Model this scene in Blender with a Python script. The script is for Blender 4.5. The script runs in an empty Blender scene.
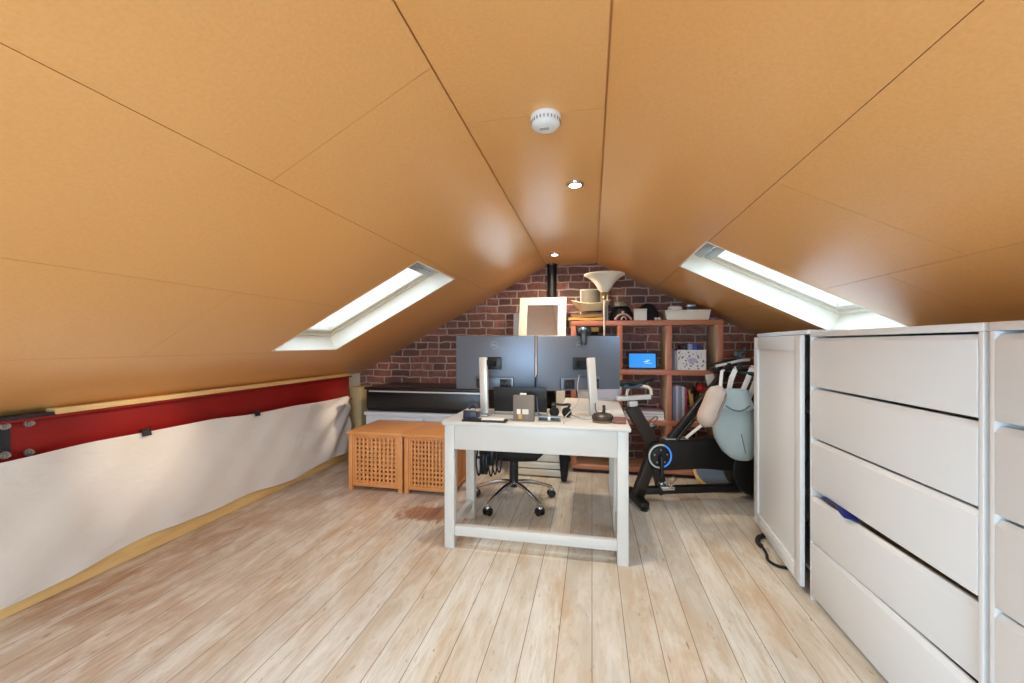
import bpy, bmesh, math, random
from mathutils import Vector, Matrix
random.seed(7)
sc = bpy.context.scene
COL = sc.collection
R = math.radians

# ------------------------------------------------------------------ materials
def lin(c):
    return tuple(((v/255.)/12.92 if v/255. <= .04045 else ((v/255.+.055)/1.055)**2.4) for v in c)+(1.,)

def nodes(name):
    m = bpy.data.materials.new(name); m.use_nodes = True
    nt = m.node_tree
    b = nt.nodes['Principled BSDF']
    return m, nt, b

def N(nt, t, **kw):
    n = nt.nodes.new(t)
    for k, v in kw.items():
        if k in n.inputs.keys() if hasattr(n.inputs, 'keys') else False:
            n.inputs[k].default_value = v
        else:
            setattr(n, k, v)
    return n

def mixc(nt, fac, a, b, mode='MIX'):
    n = nt.nodes.new('ShaderNodeMix'); n.data_type = 'RGBA'; n.blend_type = mode
    for s, v in ((n.inputs[0], fac), (n.inputs[6], a), (n.inputs[7], b)):
        if hasattr(v, 'is_linked'):
            nt.links.new(v, s)
        else:
            s.default_value = v
    return n.outputs[2]

def coords(nt, scale=(1, 1, 1), loc=(0, 0, 0)):
    tc = nt.nodes.new('ShaderNodeTexCoord'); mp = nt.nodes.new('ShaderNodeMapping')
    mp.inputs['Scale'].default_value = scale; mp.inputs['Location'].default_value = loc
    nt.links.new(tc.outputs['Object'], mp.inputs['Vector'])
    return mp.outputs[0]

def noise(nt, vec, scale, detail=4., rough=.55, dist=0.):
    n = nt.nodes.new('ShaderNodeTexNoise')
    n.inputs['Scale'].default_value = scale; n.inputs['Detail'].default_value = detail
    n.inputs['Roughness'].default_value = rough; n.inputs['Distortion'].default_value = dist
    nt.links.new(vec, n.inputs['Vector'])
    return n.outputs['Fac']

def ramp(nt, fac, p0, p1, c0=(0, 0, 0, 1), c1=(1, 1, 1, 1)):
    n = nt.nodes.new('ShaderNodeValToRGB')
    n.color_ramp.elements[0].position = p0; n.color_ramp.elements[0].color = c0
    n.color_ramp.elements[1].position = p1; n.color_ramp.elements[1].color = c1
    nt.links.new(fac, n.inputs[0])
    return n.outputs[0]

def bump(nt, b, h, strength=.2, dist=.01):
    n = nt.nodes.new('ShaderNodeBump'); n.inputs['Strength'].default_value = strength
    n.inputs['Distance'].default_value = dist
    nt.links.new(h, n.inputs['Height']); nt.links.new(n.outputs[0], b.inputs['Normal'])

def plain(name, c, rough=.5, metal=0., var=.08, vscale=12., coat=0., bmp=0., bscale=60.):
    """procedural: base colour broken up by noise"""
    m, nt, b = nodes(name)
    v = coords(nt)
    c0 = lin(c); dk = tuple(x*(1-var*2) for x in c0[:3])+(1,)
    f = noise(nt, v, vscale)
    nt.links.new(mixc(nt, f, dk, tuple(min(1, x*(1+var)) for x in c0[:3])+(1,)), b.inputs['Base Color'])
    b.inputs['Roughness'].default_value = rough; b.inputs['Metallic'].default_value = metal
    b.inputs['Coat Weight'].default_value = coat
    if bmp:
        bump(nt, b, noise(nt, v, bscale), bmp, .004)
    return m

def wood(name, c, dark, rough=.45, axis=2, scale=1., amount=.6):
    m, nt, b = nodes(name)
    s = [14*scale]*3; s[axis] = 1.2*scale
    v = coords(nt, s)
    f = ramp(nt, noise(nt, v, 2.2, 6, .6, .6), .3, .7)
    f2 = noise(nt, coords(nt), 4*scale)
    a = mixc(nt, f, lin(dark), lin(c))
    a = mixc(nt, f2, a, lin(c))
    nt.links.new(a, b.inputs['Base Color'])
    b.inputs['Roughness'].default_value = rough
    return m

def emis(name, c, s):
    m, nt, b = nodes(name)
    b.inputs['Base Color'].default_value = lin(c)
    b.inputs['Emission Color'].default_value = lin(c); b.inputs['Emission Strength'].default_value = s
    return m

M = {}
# varnished orange fibreboard lining
def mk_board():
    m, nt, b = nodes('varnished_fibreboard')
    v = coords(nt)
    big = noise(nt, v, .9, 3, .5, .4)
    fine = noise(nt, v, 110, 2, .6)
    mid = noise(nt, v, 9, 5, .65)
    a = mixc(nt, ramp(nt, big, .3, .7), lin((226, 168, 102)), lin((231, 176, 113)))
    a = mixc(nt, ramp(nt, mid, .3, .9), a, lin((228, 170, 104)))
    a = mixc(nt, ramp(nt, fine, .35, .8), a, lin((220, 163, 97)))
    nt.links.new(a, b.inputs['Base Color'])
    b.inputs['Roughness'].default_value = .33
    b.inputs['Coat Weight'].default_value = .35; b.inputs['Coat Roughness'].default_value = .22
    bump(nt, b, noise(nt, v, 2.6, 2, .5), .10, .02)
    return m
M['board'] = mk_board()

def mk_floor():
    m, nt, b = nodes('limewashed_pine_boards')
    tc = nt.nodes.new('ShaderNodeTexCoord'); sp = nt.nodes.new('ShaderNodeSeparateXYZ'); cb = nt.nodes.new('ShaderNodeCombineXYZ')
    nt.links.new(tc.outputs['Object'], sp.inputs[0])
    nt.links.new(sp.outputs['Y'], cb.inputs['X']); nt.links.new(sp.outputs['X'], cb.inputs['Y'])
    br = nt.nodes.new('ShaderNodeTexBrick')
    for k, val in (('Scale', 1.), ('Mortar Size', .0019), ('Mortar Smooth', .5), ('Bias', 0.), ('Brick Width', 5.2), ('Row Height', .132)):
        br.inputs[k].default_value = val
    br.offset = .37; br.squash = 1.
    br.inputs['Color1'].default_value = (0, 0, 0, 1); br.inputs['Color2'].default_value = (1, 1, 1, 1)
    br.inputs['Mortar'].default_value = (.5, .5, .5, 1)
    nt.links.new(cb.outputs[0], br.inputs['Vector'])
    v = coords(nt, (22, 2.2, 1))
    g = noise(nt, v, 1.8, 8, .68, 1.2)
    v2 = coords(nt)
    patch = noise(nt, v2, 1.1, 4, .6, .5)
    vp = coords(nt, (2.6, .55, 1), (3.1, .7, 0))
    orange = noise(nt, vp, 1.7, 5, .6, .6)
    pale = mixc(nt, br.outputs['Color'], lin((200, 194, 182)), lin((226, 223, 214)))
    a = mixc(nt, ramp(nt, g, .34, .62), lin((201, 188, 168)), pale)
    # worn warm streaks
    a = mixc(nt, ramp(nt, orange, .47, .76), a, mixc(nt, g, lin((184, 148, 110)), lin((210, 182, 144))))
    # browner, less washed along the left eave
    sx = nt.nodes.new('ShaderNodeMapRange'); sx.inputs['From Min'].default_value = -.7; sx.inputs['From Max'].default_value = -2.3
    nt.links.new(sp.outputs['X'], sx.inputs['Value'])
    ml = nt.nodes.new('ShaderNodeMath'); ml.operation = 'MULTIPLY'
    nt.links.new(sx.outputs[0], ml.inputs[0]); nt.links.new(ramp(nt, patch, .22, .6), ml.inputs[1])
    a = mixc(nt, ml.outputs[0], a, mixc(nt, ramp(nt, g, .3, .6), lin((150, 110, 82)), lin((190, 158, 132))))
    # rubbed, chalky blotches of limewash
    ch = noise(nt, coords(nt, (7, 2.4, 1)), 1.5, 6, .62, .5)
    a = mixc(nt, ramp(nt, ch, .46, .64, (0, 0, 0, 1), (.55, .55, .55, 1)), a, lin((228, 224, 214)))
    a = mixc(nt, ramp(nt, ch, .28, .42, (.3, .3, .3, 1), (0, 0, 0, 1)), a, lin((190, 166, 136)))
    fl = noise(nt, coords(nt, (60, 9, 1)), 1.7, 4, .6, .8)
    a = mixc(nt, ramp(nt, fl, .58, .74, (0, 0, 0, 1), (.45, .45, .45, 1)), a, lin((172, 148, 120)))
    # worn reddish stain in front of the boxes
    dv = nt.nodes.new('ShaderNodeMapping'); dv.vector_type = 'POINT'
    dv.inputs['Location'].default_value = (1.10/.58, -2.62/.32, 0); dv.inputs['Scale'].default_value = (1/.58, 1/.32, 1)
    nt.links.new(tc.outputs['Object'], dv.inputs['Vector'])
    ln = nt.nodes.new('ShaderNodeVectorMath'); ln.operation = 'LENGTH'; nt.links.new(dv.outputs[0], ln.inputs[0])
    sn = nt.nodes.new('ShaderNodeMath'); sn.operation = 'MULTIPLY_ADD'; sn.inputs[1].default_value = 1.0
    nt.links.new(noise(nt, coords(nt, (9, 5, 1)), 1.6, 5, .65, .8), sn.inputs[0]); nt.links.new(ln.outputs['Value'], sn.inputs[2])
    a = mixc(nt, ramp(nt, sn.outputs[0], .80, 2.0, (.85, .85, .85, 1), (0, 0, 0, 1)), a, mixc(nt, ramp(nt, g, .3, .65), lin((108, 58, 34)), lin((176, 120, 86))))
    dw = nt.nodes.new('ShaderNodeMapping'); dw.inputs['Location'].default_value = (.80/.55, -2.30/.42, 0); dw.inputs['Scale'].default_value = (1/.55, 1/.42, 1)
    nt.links.new(tc.outputs['Object'], dw.inputs['Vector'])
    lw = nt.nodes.new('ShaderNodeVectorMath'); lw.operation = 'LENGTH'; nt.links.new(dw.outputs[0], lw.inputs[0])
    sw = nt.nodes.new('ShaderNodeMath'); sw.operation = 'MULTIPLY_ADD'; sw.inputs[1].default_value = 1.4
    nt.links.new(noise(nt, coords(nt, (8, 2, 1)), 1.6, 5, .6, .5), sw.inputs[0]); nt.links.new(lw.outputs['Value'], sw.inputs[2])
    a = mixc(nt, ramp(nt, sw.outputs[0], .7, 1.8, (.75, .75, .75, 1), (0, 0, 0, 1)), a, lin((196, 150, 106)))
    # dark nicks and knots
    kn = noise(nt, coords(nt, (34, 7, 1)), 1.5, 3, .55, .6)
    a = mixc(nt, ramp(nt, kn, .66, .76), a, lin((142, 108, 78)))
    a = mixc(nt, br.outputs['Fac'], a, lin((122, 96, 72)))
    nt.links.new(a, b.inputs['Base Color'])
    rr = nt.nodes.new('ShaderNodeMapRange'); rr.inputs['To Min'].default_value = .28; rr.inputs['To Max'].default_value = .5
    nt.links.new(patch, rr.inputs['Value']); nt.links.new(rr.outputs[0], b.inputs['Roughness'])
    iv = nt.nodes.new('ShaderNodeMath'); iv.operation = 'SUBTRACT'
    nt.links.new(g, iv.inputs[0]); nt.links.new(br.outputs['Fac'], iv.inputs[1])
    bump(nt, b, iv.outputs[0], .18, .006)
    return m
M['floor'] = mk_floor()

def mk_brick():
    m, nt, b = nodes('old_red_brick')
    tc = nt.nodes.new('ShaderNodeTexCoord'); sp = nt.nodes.new('ShaderNodeSeparateXYZ'); cb = nt.nodes.new('ShaderNodeCombineXYZ')
    nt.links.new(tc.outputs['Object'], sp.inputs[0])
    nt.links.new(sp.outputs['X'], cb.inputs['X']); nt.links.new(sp.outputs['Z'], cb.inputs['Y'])
    wob = nt.nodes.new('ShaderNodeTexNoise'); wob.inputs['Scale'].default_value = 7.
    nt.links.new(tc.outputs['Object'], wob.inputs['Vector'])
    vm = nt.nodes.new('ShaderNodeVectorMath'); vm.operation = 'MULTIPLY_ADD'
    vm.inputs[1].default_value = (.045, .034, 0)
    nt.links.new(wob.outputs['Color'], vm.inputs[0]); nt.links.new(cb.outputs[0], vm.inputs[2])
    br = nt.nodes.new('ShaderNodeTexBrick')
    for k, val in (('Scale', 1.), ('Mortar Size', .0095), ('Mortar Smooth', .7), ('Bias', -.1), ('Brick Width', .215), ('Row Height', .076)):
        br.inputs[k].default_value = val
    br.offset = .42; br.squash = .62; br.squash_frequency = 3
    br.inputs['Color1'].default_value = lin((98, 68, 63)); br.inputs['Color2'].default_value = lin((176, 112, 98))
    br.inputs['Mortar'].default_value = lin((168, 140, 122))
    nt.links.new(vm.outputs[0], br.inputs['Vector'])
    f = noise(nt, tc.outputs['Object'], 26, 5, .65)
    big = noise(nt, tc.outputs['Object'], 2.3, 3, .5)
    a = mixc(nt, ramp(nt, f, .30, .70), br.outputs['Color'], lin((94, 66, 61)))
    a = mixc(nt, ramp(nt, big, .52, .75), a, lin((182, 108, 88)))
    a = mixc(nt, br.outputs['Fac'], a, mixc(nt, ramp(nt, big, .4, .7), lin((164, 142, 132)), lin((204, 182, 168))))
    nt.links.new(a, b.inputs['Base Color'])
    b.inputs['Roughness'].default_value = .85
    iv = nt.nodes.new('ShaderNodeMath'); iv.operation = 'SUBTRACT'
    nt.links.new(f, iv.inputs[0]); nt.links.new(br.outputs['Fac'], iv.inputs[1])
    bump(nt, b, iv.outputs[0], .6, .012)
    return m
M['brick'] = mk_brick()

def mk_glass():
    m, nt, b = nodes('window_glass')
    nt.nodes.remove(b)
    out = nt.nodes['Material Output']
    t = nt.nodes.new('ShaderNodeBsdfTransparent'); g = nt.nodes.new('ShaderNodeBsdfGlossy'); g.inputs['Roughness'].default_value = .02
    lw = nt.nodes.new('ShaderNodeLayerWeight'); lw.inputs['Blend'].default_value = .5
    pw = nt.nodes.new('ShaderNodeMath'); pw.operation = 'POWER'; pw.inputs[1].default_value = 5.
    nt.links.new(lw.outputs['Facing'], pw.inputs[0])
    fr = nt.nodes.new('ShaderNodeMath'); fr.operation = 'MULTIPLY_ADD'; fr.inputs[1].default_value = .5; fr.inputs[2].default_value = .04
    nt.links.new(pw.outputs[0], fr.inputs[0])
    mx = nt.nodes.new('ShaderNodeMixShader')
    nt.links.new(fr.outputs[0], mx.inputs[0]); nt.links.new(t.outputs[0], mx.inputs[1]); nt.links.new(g.outputs[0], mx.inputs[2])
    nt.links.new(mx.outputs[0], out.inputs[0])
    return m
M['glass'] = mk_glass()

def mk_sheet():
    m, nt, b = nodes('cotton_dust_sheet')
    v = coords(nt)
    a = mixc(nt, noise(nt, v, 2.2, 4), lin((214, 208, 204)), lin((232, 228, 224)))
    nt.links.new(a, b.inputs['Base Color'])
    b.inputs['Roughness'].default_value = .75
    b.inputs['Subsurface Weight'].default_value = .0
    bump(nt, b, noise(nt, coords(nt, (1, 1, 2.2)), 7, 5, .6, .7), .25, .02)
    return m
M['sheet'] = mk_sheet()

def mk_pattern():
    m, nt, b = nodes('printed_card')
    v = coords(nt)
    vo = nt.nodes.new('ShaderNodeTexVoronoi'); vo.inputs['Scale'].default_value = 42
    nt.links.new(v, vo.inputs['Vector'])
    spots = ramp(nt, vo.outputs['Distance'], .28, .42, (1, 1, 1, 1), (0, 0, 0, 1))
    dk = mixc(nt, noise(nt, v, 30), lin((60, 50, 70)), lin((150, 120, 150)))
    a = mixc(nt, spots, lin((226, 222, 216)), dk)
    cv = coords(nt, (12, 1, 21), (0, 0, -1.75))
    gr = nt.nodes.new('ShaderNodeVectorMath'); gr.operation = 'LENGTH'
    nt.links.new(cv, gr.inputs[0])
    ad = nt.nodes.new('ShaderNodeMath'); ad.operation = 'ADD'
    nt.links.new(gr.outputs['Value'], ad.inputs[0]); nt.links.new(noise(nt, v, 40), ad.inputs[1])
    a = mixc(nt, ramp(nt, ad.outputs[0], .95, 1.45), mixc(nt, noise(nt, v, 90), lin((110, 96, 150)), lin((224, 214, 224))), a)
    nt.links.new(a, b.inputs['Base Color']); b.inputs['Roughness'].default_value = .5
    return m

P_ = plain
M['white'] = P_('white_satin_lacquer', (221, 224, 228), .32, var=.015, vscale=3)
M['desk_white'] = P_('white_painted_wood', (212, 211, 208), .38, var=.02, vscale=5)
M['wallpaint'] = P_('white_wall_paint', (226, 222, 214), .8, var=.03, bmp=.1)
M['reveal'] = P_('white_reveal_paint', (242, 234, 220), .5, var=.02)
M['frame_white'] = P_('white_frame_paint', (222, 213, 196), .4, var=.02)
M['alu'] = P_('grey_aluminium', (176, 178, 178), .35, .7, var=.04)
M['chrome'] = P_('chrome', (205, 205, 205), .16, 1., var=.03)
M['silver'] = P_('silver_plastic', (214, 212, 208), .32, .35, var=.03)
M['black'] = P_('black_plastic', (26, 26, 28), .4, var=.1)
M['gloss_black'] = P_('gloss_black', (16, 16, 18), .34, var=.1)
M['satin_black'] = P_('satin_black_metal', (24, 21, 20), .42, .2, var=.1)
M['brownblack'] = P_('brown_black_metal', (44, 36, 31), .45, .2, var=.1)
M['fabric_black'] = P_('black_fabric', (24, 23, 25), .9, var=.15, vscale=60, bmp=.3, bscale=300)
M['mon'] = P_('dark_grey_monitor_back', (116, 124, 138), .45, .8, var=.04)
M['red'] = P_('red_oxide_paint', (150, 22, 20), .42, var=.08, vscale=5)
M['bolt'] = P_('galvanised_bolt', (178, 172, 164), .4, .8, var=.12, vscale=60)
M['splice'] = P_('slate_grey_steel', (58, 62, 74), .45, .4, var=.1)
M['pine'] = wood('pine_board', (238, 204, 142), (204, 154, 92), .5, axis=1)
M['pine_post'] = wood('pine_post', (222, 198, 150), (176, 146, 96), .6, axis=2)
M['acacia'] = wood('oiled_acacia', (230, 160, 98), (190, 116, 60), .42, axis=0, scale=1.3)
M['acacia_v'] = wood('oiled_acacia_upright', (232, 162, 100), (194, 120, 64), .42, axis=2, scale=1.3)
M['shelf'] = wood('beech_shelf', (224, 180, 138), (196, 140, 98), .5, axis=0)
M['shelf_side_lit'] = wood('beech_shelf_side_lit', (236, 214, 182), (216, 184, 144), .5, axis=2)  # paler than the boards: light on the upright faces put into the colour
M['lipping'] = wood('red_brown_lipping', (196, 122, 92), (166, 94, 66), .45, axis=0)
M['straw'] = P_('straw', (226, 208, 168), .75, var=.1, vscale=80, bmp=.4, bscale=160)
M['straw_grey'] = P_('grey_felt', (112, 105, 93), .9, var=.1, vscale=40)
M['mustard'] = P_('mustard_cloth', (204, 164, 92), .85, var=.12, vscale=30)
M['brown'] = P_('brown_woven', (150, 106, 66), .85, var=.2, vscale=50, bmp=.4, bscale=120)
M['hatblack'] = P_('black_felt', (20, 18, 18), .85, var=.15, vscale=40)
M['shade'] = P_('frosted_white_glass', (236, 226, 206), .3, var=.03)
M['brass'] = P_('aged_brass', (176, 146, 96), .35, .8, var=.1)
M['taupe'] = P_('taupe_card', (122, 112, 104), .6, var=.05)
M['paper'] = P_('white_paper', (236, 234, 228), .7, var=.03)
M['sage'] = P_('grey_blue_canvas', (174, 187, 187), .85, var=.05, vscale=14, bmp=.25, bscale=240)
M['sage_dark'] = P_('dark_grey_blue_canvas', (112, 126, 128), .85, var=.06, vscale=20)
M['beige'] = P_('beige_pink_canvas', (198, 180, 168), .85, var=.06, vscale=20, bmp=.25, bscale=240)
M['strap'] = P_('off_white_webbing', (224, 216, 208), .8, var=.05, vscale=60)
def mk_mirror():
    m, nt, b = nodes('mirror_silvering')
    b.inputs['Metallic'].default_value = 1.; b.inputs['Roughness'].default_value = .02
    nt.links.new(mixc(nt, noise(nt, coords(nt), 3.), (.84, .84, .83, 1), (.87, .87, .86, 1)), b.inputs['Base Color'])
    return m
M['mirror'] = mk_mirror()
M['lamp_on'] = emis('downlight_lens', (255, 226, 186), 30.)
M['screen'] = emis('blue_screen', (36, 128, 214), .9)
M['screen_cloud'] = emis('white_screen_marks', (190, 220, 245), .9)
M['ring_blue'] = emis('blue_ring_light', (60, 130, 215), .6)
M['ring_white'] = P_('pale_ring', (206, 206, 204), .35, var=.03)
M['blue'] = P_('blue_cloth', (36, 44, 120), .85, var=.15, vscale=60)
M['lilac'] = P_('lilac_card', (182, 176, 190), .6, var=.04)
M['red_plastic'] = P_('red_plastic', (200, 40, 34), .4, var=.05)
M['yellow_plastic'] = P_('yellow_plastic', (206, 164, 60), .5, var=.05)
M['pinkwood'] = P_('pink_painted_wood', (178, 148, 138), .6, var=.06)
M['cable_white'] = P_('white_cable', (176, 170, 160), .5, var=.03)
M['puck'] = P_('dark_bronze_plastic', (64, 54, 46), .4, .2, var=.08)
M['redwood'] = wood('red_brown_wood', (134, 88, 72), (96, 58, 44), .45, axis=0)
M['pattern'] = mk_pattern()
M['sheetglass'] = None
def book_mat(c):
    return P_('book_cloth', c, .65, var=.06, vscale=40)

# ------------------------------------------------------------------ mesh building
class MB:
    def __init__(self):
        self.bm = bmesh.new()
    def _merge(self, tmp, mat=None):
        if mat is not None:
            bmesh.ops.transform(tmp, matrix=mat, verts=tmp.verts)
        me = bpy.data.meshes.new('t'); tmp.to_mesh(me); tmp.free()
        self.bm.from_mesh(me); bpy.data.meshes.remove(me)
        return self
    def box(self, x0, x1, y0, y1, z0, z1, b=.002, mat=None, seg=2):
        t = bmesh.new(); bmesh.ops.create_cube(t, size=1.)
        for v in t.verts:
            v.co = Vector(((x0+x1)/2+v.co.x*(x1-x0), (y0+y1)/2+v.co.y*(y1-y0), (z0+z1)/2+v.co.z*(z1-z0)))
        m = min(x1-x0, y1-y0, z1-z0)
        b = min(b, m*.45)
        if b > 1e-4:
            bmesh.ops.bevel(t, geom=t.edges[:], offset=b, segments=seg, affect='EDGES', profile=.5)
        return self._merge(t, mat)
    def bar(self, p0, p1, w, h, b=.002, up=(0, 0, 1)):
        """box of section w x h running from p0 to p1"""
        p0, p1 = Vector(p0), Vector(p1); d = p1-p0; L = d.length; d.normalize()
        u = Vector(up); s = d.cross(u)
        if s.length < 1e-5:
            s = d.cross(Vector((0, 1, 0)))
        s.normalize(); u = s.cross(d)
        m = Matrix(((d.x, s.x, u.x, p0.x), (d.y, s.y, u.y, p0.y), (d.z, s.z, u.z, p0.z), (0, 0, 0, 1)))
        return self.box(0, L, -w/2, w/2, -h/2, h/2, b, m)
    def cyl(self, p0, p1, r0, r1=None, n=24, b=0.):
        r1 = r0 if r1 is None else r1
        p0, p1 = Vector(p0), Vector(p1); d = p1-p0
        t = bmesh.new()
        bmesh.ops.create_cone(t, cap_ends=True, segments=n, radius1=r0, radius2=r1, depth=d.length)
        if b:
            es = [e for e in t.edges if len(e.link_faces) == 2 and any(len(f.verts) > 4 for f in e.link_faces)]
            bmesh.ops.bevel(t, geom=es, offset=b, segments=2, affect='EDGES', profile=.5)
        q = d.to_track_quat('Z', 'Y').to_matrix().to_4x4()
        return self._merge(t, Matrix.Translation((p0+p1)/2) @ q)
    def lathe(self, prof, c=(0, 0, 0), n=40, mat=None, sx=1., sy=1., close=False):
        """profile of (r, z) turned about the z axis through c"""
        t = bmesh.new(); rings = []
        for r, z in prof:
            if r < 1e-5:
                rings.append([t.verts.new((0, 0, z))])
            else:
                rings.append([t.verts.new((r*sx*math.cos(2*math.pi*k/n), r*sy*math.sin(2*math.pi*k/n), z)) for k in range(n)])
        pairs = list(zip(rings, rings[1:]))
        if close:
            pairs.append((rings[-1], rings[0]))
        for a, b in pairs:
            for k in range(n):
                k2 = (k+1) % n
                if len(a) == 1 and len(b) == 1:
                    continue
                if len(a) == 1:
                    t.faces.new((a[0], b[k2], b[k]))
                elif len(b) == 1:
                    t.faces.new((a[k], a[k2], b[0]))
                else:
                    t.faces.new((a[k], a[k2], b[k2], b[k]))
        bmesh.ops.recalc_face_normals(t, faces=t.faces)
        m = Matrix.Translation(c)
        if mat is not None:
            m = m @ mat
        return self._merge(t, m)
    def tube(self, pts, r, n=12, smooth=0, closed=False):
        P = [Vector(p) for p in pts]
        for _ in range(smooth):
            Q = []
            L = len(P)
            rng = range(L) if closed else range(L-1)
            if not closed: Q.append(P[0])
            for i in rng:
                a, b = P[i], P[(i+1) % L]
                Q += [a*.75+b*.25, a*.25+b*.75]
            if not closed: Q.append(P[-1])
            P = Q
        rad = r if callable(r) else (lambda s: r)
        t = bmesh.new(); rings = []; L = len(P)
        nrm = None
        for i, p in enumerate(P):
            if closed:
                d = (P[(i+1) % L]-P[i-1])
            else:
                d = (P[min(i+1, L-1)]-P[max(i-1, 0)])
            d.normalize()
            if nrm is None:
                nrm = d.orthogonal().normalized()
            nrm = (nrm-d*nrm.dot(d)).normalized()
            bn = d.cross(nrm)
            rr = rad(i/max(1, L-1))
            rings.append([t.verts.new(p+(nrm*math.cos(2*math.pi*k/n)+bn*math.sin(2*math.pi*k/n))*rr) for k in range(n)])
        prs = list(zip(rings, rings[1:]))
        if closed: prs.append((rings[-1], rings[0]))
        for a, b in prs:
            for k in range(n):
                t.faces.new((a[k], a[(k+1) % n], b[(k+1) % n], b[k]))
        if not closed:
            t.faces.new(rings[0][::-1]); t.faces.new(rings[-1])
        bmesh.ops.recalc_face_normals(t, faces=t.faces)
        return self._merge(t)
    def prism(self, poly, axis, a0, a1, b=0.):
        """polygon extruded along axis (0 x, 1 y, 2 z) from a0 to a1"""
        t = bmesh.new()
        def at(p, a):
            if axis == 1: return (p[0], a, p[1])
            if axis == 0: return (a, p[0], p[1])
            return (p[0], p[1], a)
        A = [t.verts.new(at(p, a0)) for p in poly]; B = [t.verts.new(at(p, a1)) for p in poly]
        t.faces.new(A); t.faces.new(B[::-1])
        for i in range(len(poly)):
            j = (i+1) % len(poly)
            t.faces.new((A[j], A[i], B[i], B[j]))
        bmesh.ops.recalc_face_normals(t, faces=t.faces)
        if b:
            bmesh.ops.bevel(t, geom=t.edges[:], offset=b, segments=2, affect='EDGES', profile=.5)
        return self._merge(t)
    def ball(self, c, rx, ry=None, rz=None, n=24, mat=None):
        ry = rx if ry is None else ry; rz = rx if rz is None else rz
        t = bmesh.new(); bmesh.ops.create_uvsphere(t, u_segments=n, v_segments=n//2, radius=1.)
        m = Matrix.Translation(c) @ (mat if mat is not None else Matrix.Identity(4)) @ Matrix.Diagonal((rx, ry, rz, 1))
        return self._merge(t, m)
    def loft(self, secs, n=28, p=2.6):
        """secs: (centre, half width x, half depth y) rings stacked upward, superellipse section"""
        t = bmesh.new(); rings = []
        for c, hx, hy in secs:
            ring = []
            for k in range(n):
                a = 2*math.pi*k/n; ca, sa = math.cos(a), math.sin(a)
                ring.append(t.verts.new((c[0]+hx*math.copysign(abs(ca)**(2/p), ca), c[1]+hy*math.copysign(abs(sa)**(2/p), sa), c[2])))
            rings.append(ring)
        for a, b in zip(rings, rings[1:]):
            for k in range(n):
                t.faces.new((a[k], a[(k+1) % n], b[(k+1) % n], b[k]))
        t.faces.new(rings[0][::-1]); t.faces.new(rings[-1])
        bmesh.ops.recalc_face_normals(t, faces=t.faces)
        return self._merge(t)
    def grid(self, fn, nu, nv, thick=0.):
        t = bmesh.new()
        V = [[t.verts.new(fn(i/nu, j/nv)) for j in range(nv+1)] for i in range(nu+1)]
        for i in range(nu):
            for j in range(nv):
                t.faces.new((V[i][j], V[i+1][j], V[i+1][j+1], V[i][j+1]))
        if thick:
            bmesh.ops.recalc_face_normals(t, faces=t.faces)
            bmesh.ops.solidify(t, geom=t.faces[:], thickness=thick)
        return self._merge(t)
    def build(self, name, mat, parent=None, local=False, origin=None):
        """links everything collected so far as ONE mesh object"""
        bm = self.bm
        if parent is not None:
            root = parent
            while root.parent: root = root.parent
            if not local:
                bmesh.ops.translate(bm, vec=-root.location, verts=bm.verts)
        else:
            if origin is None and not local:
                xs = [v.co for v in bm.verts]
                lo = [min(c[i] for c in xs) for i in range(3)]; hi = [max(c[i] for c in xs) for i in range(3)]
                origin = ((lo[0]+hi[0])/2, (lo[1]+hi[1])/2, lo[2])
            if origin is not None:
                bmesh.ops.translate(bm, vec=-Vector(origin), verts=bm.verts)
        me = bpy.data.meshes.new(name); bm.to_mesh(me); bm.free()
        for p in me.polygons: p.use_smooth = True
        try:
            me.set_sharp_from_angle(angle=R(38))
        except Exception:
            pass
        me.materials.append(mat)
        o = bpy.data.objects.new(name, me); COL.objects.link(o)
        if parent is not None: o.parent = parent
        elif origin is not None: o.location = origin
        return o

def thing(name, label, cat, loc=(0, 0, 0), rz=0., group=None):
    o = bpy.data.objects.new(name, None); COL.objects.link(o)
    o.location = loc; o.rotation_euler = (0, 0, rz); o.empty_display_size = .05
    o['label'] = label; o['category'] = cat
    if group: o['group'] = group
    return o

def tag(o, label, cat, group=None):
    o['label'] = label; o['category'] = cat
    if group: o['group'] = group
    return o

def struct(o):
    o['kind'] = 'structure'; return o

def dup(root, loc, label, rz=None):
    r = root.copy(); COL.objects.link(r); r.location = loc; r['label'] = label
    if rz is not None: r.rotation_euler = (0, 0, rz)
    def rec(a, b):
        for ch in [o for o in bpy.data.objects if o.parent == a]:
            c = ch.copy(); COL.objects.link(c); c.parent = b
            rec(ch, c)
    rec(root, r)
    return r

# ------------------------------------------------------------------ the shell
ZC = 1.98; AL = .455; SL = .535; AR = .048; SR = .50     # flat strip, left and right pitch
Y0, Y1 = -2.6, 4.08
def zL(a): return ZC-SL*(a-AL)          # a = -x
def zR(x): return ZC-SR*(x-AR)

struct(MB().box(-2.9, 2.75, Y0-.2, Y1+.25, -.12, 0, 0).build('floor', M['floor'], origin=(0, 0, 0)))
gable = [(-2.8, 0), (2.7, 0), (2.7, zR(2.7)+.03), (AR, ZC+.03), (-AL, ZC+.03), (-2.8, zL(2.8)+.03)]
struct(MB().prism(gable, 1, Y1, Y1+.2).build('wall_back', M['brick'], origin=(0, 0, 0)))
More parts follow.
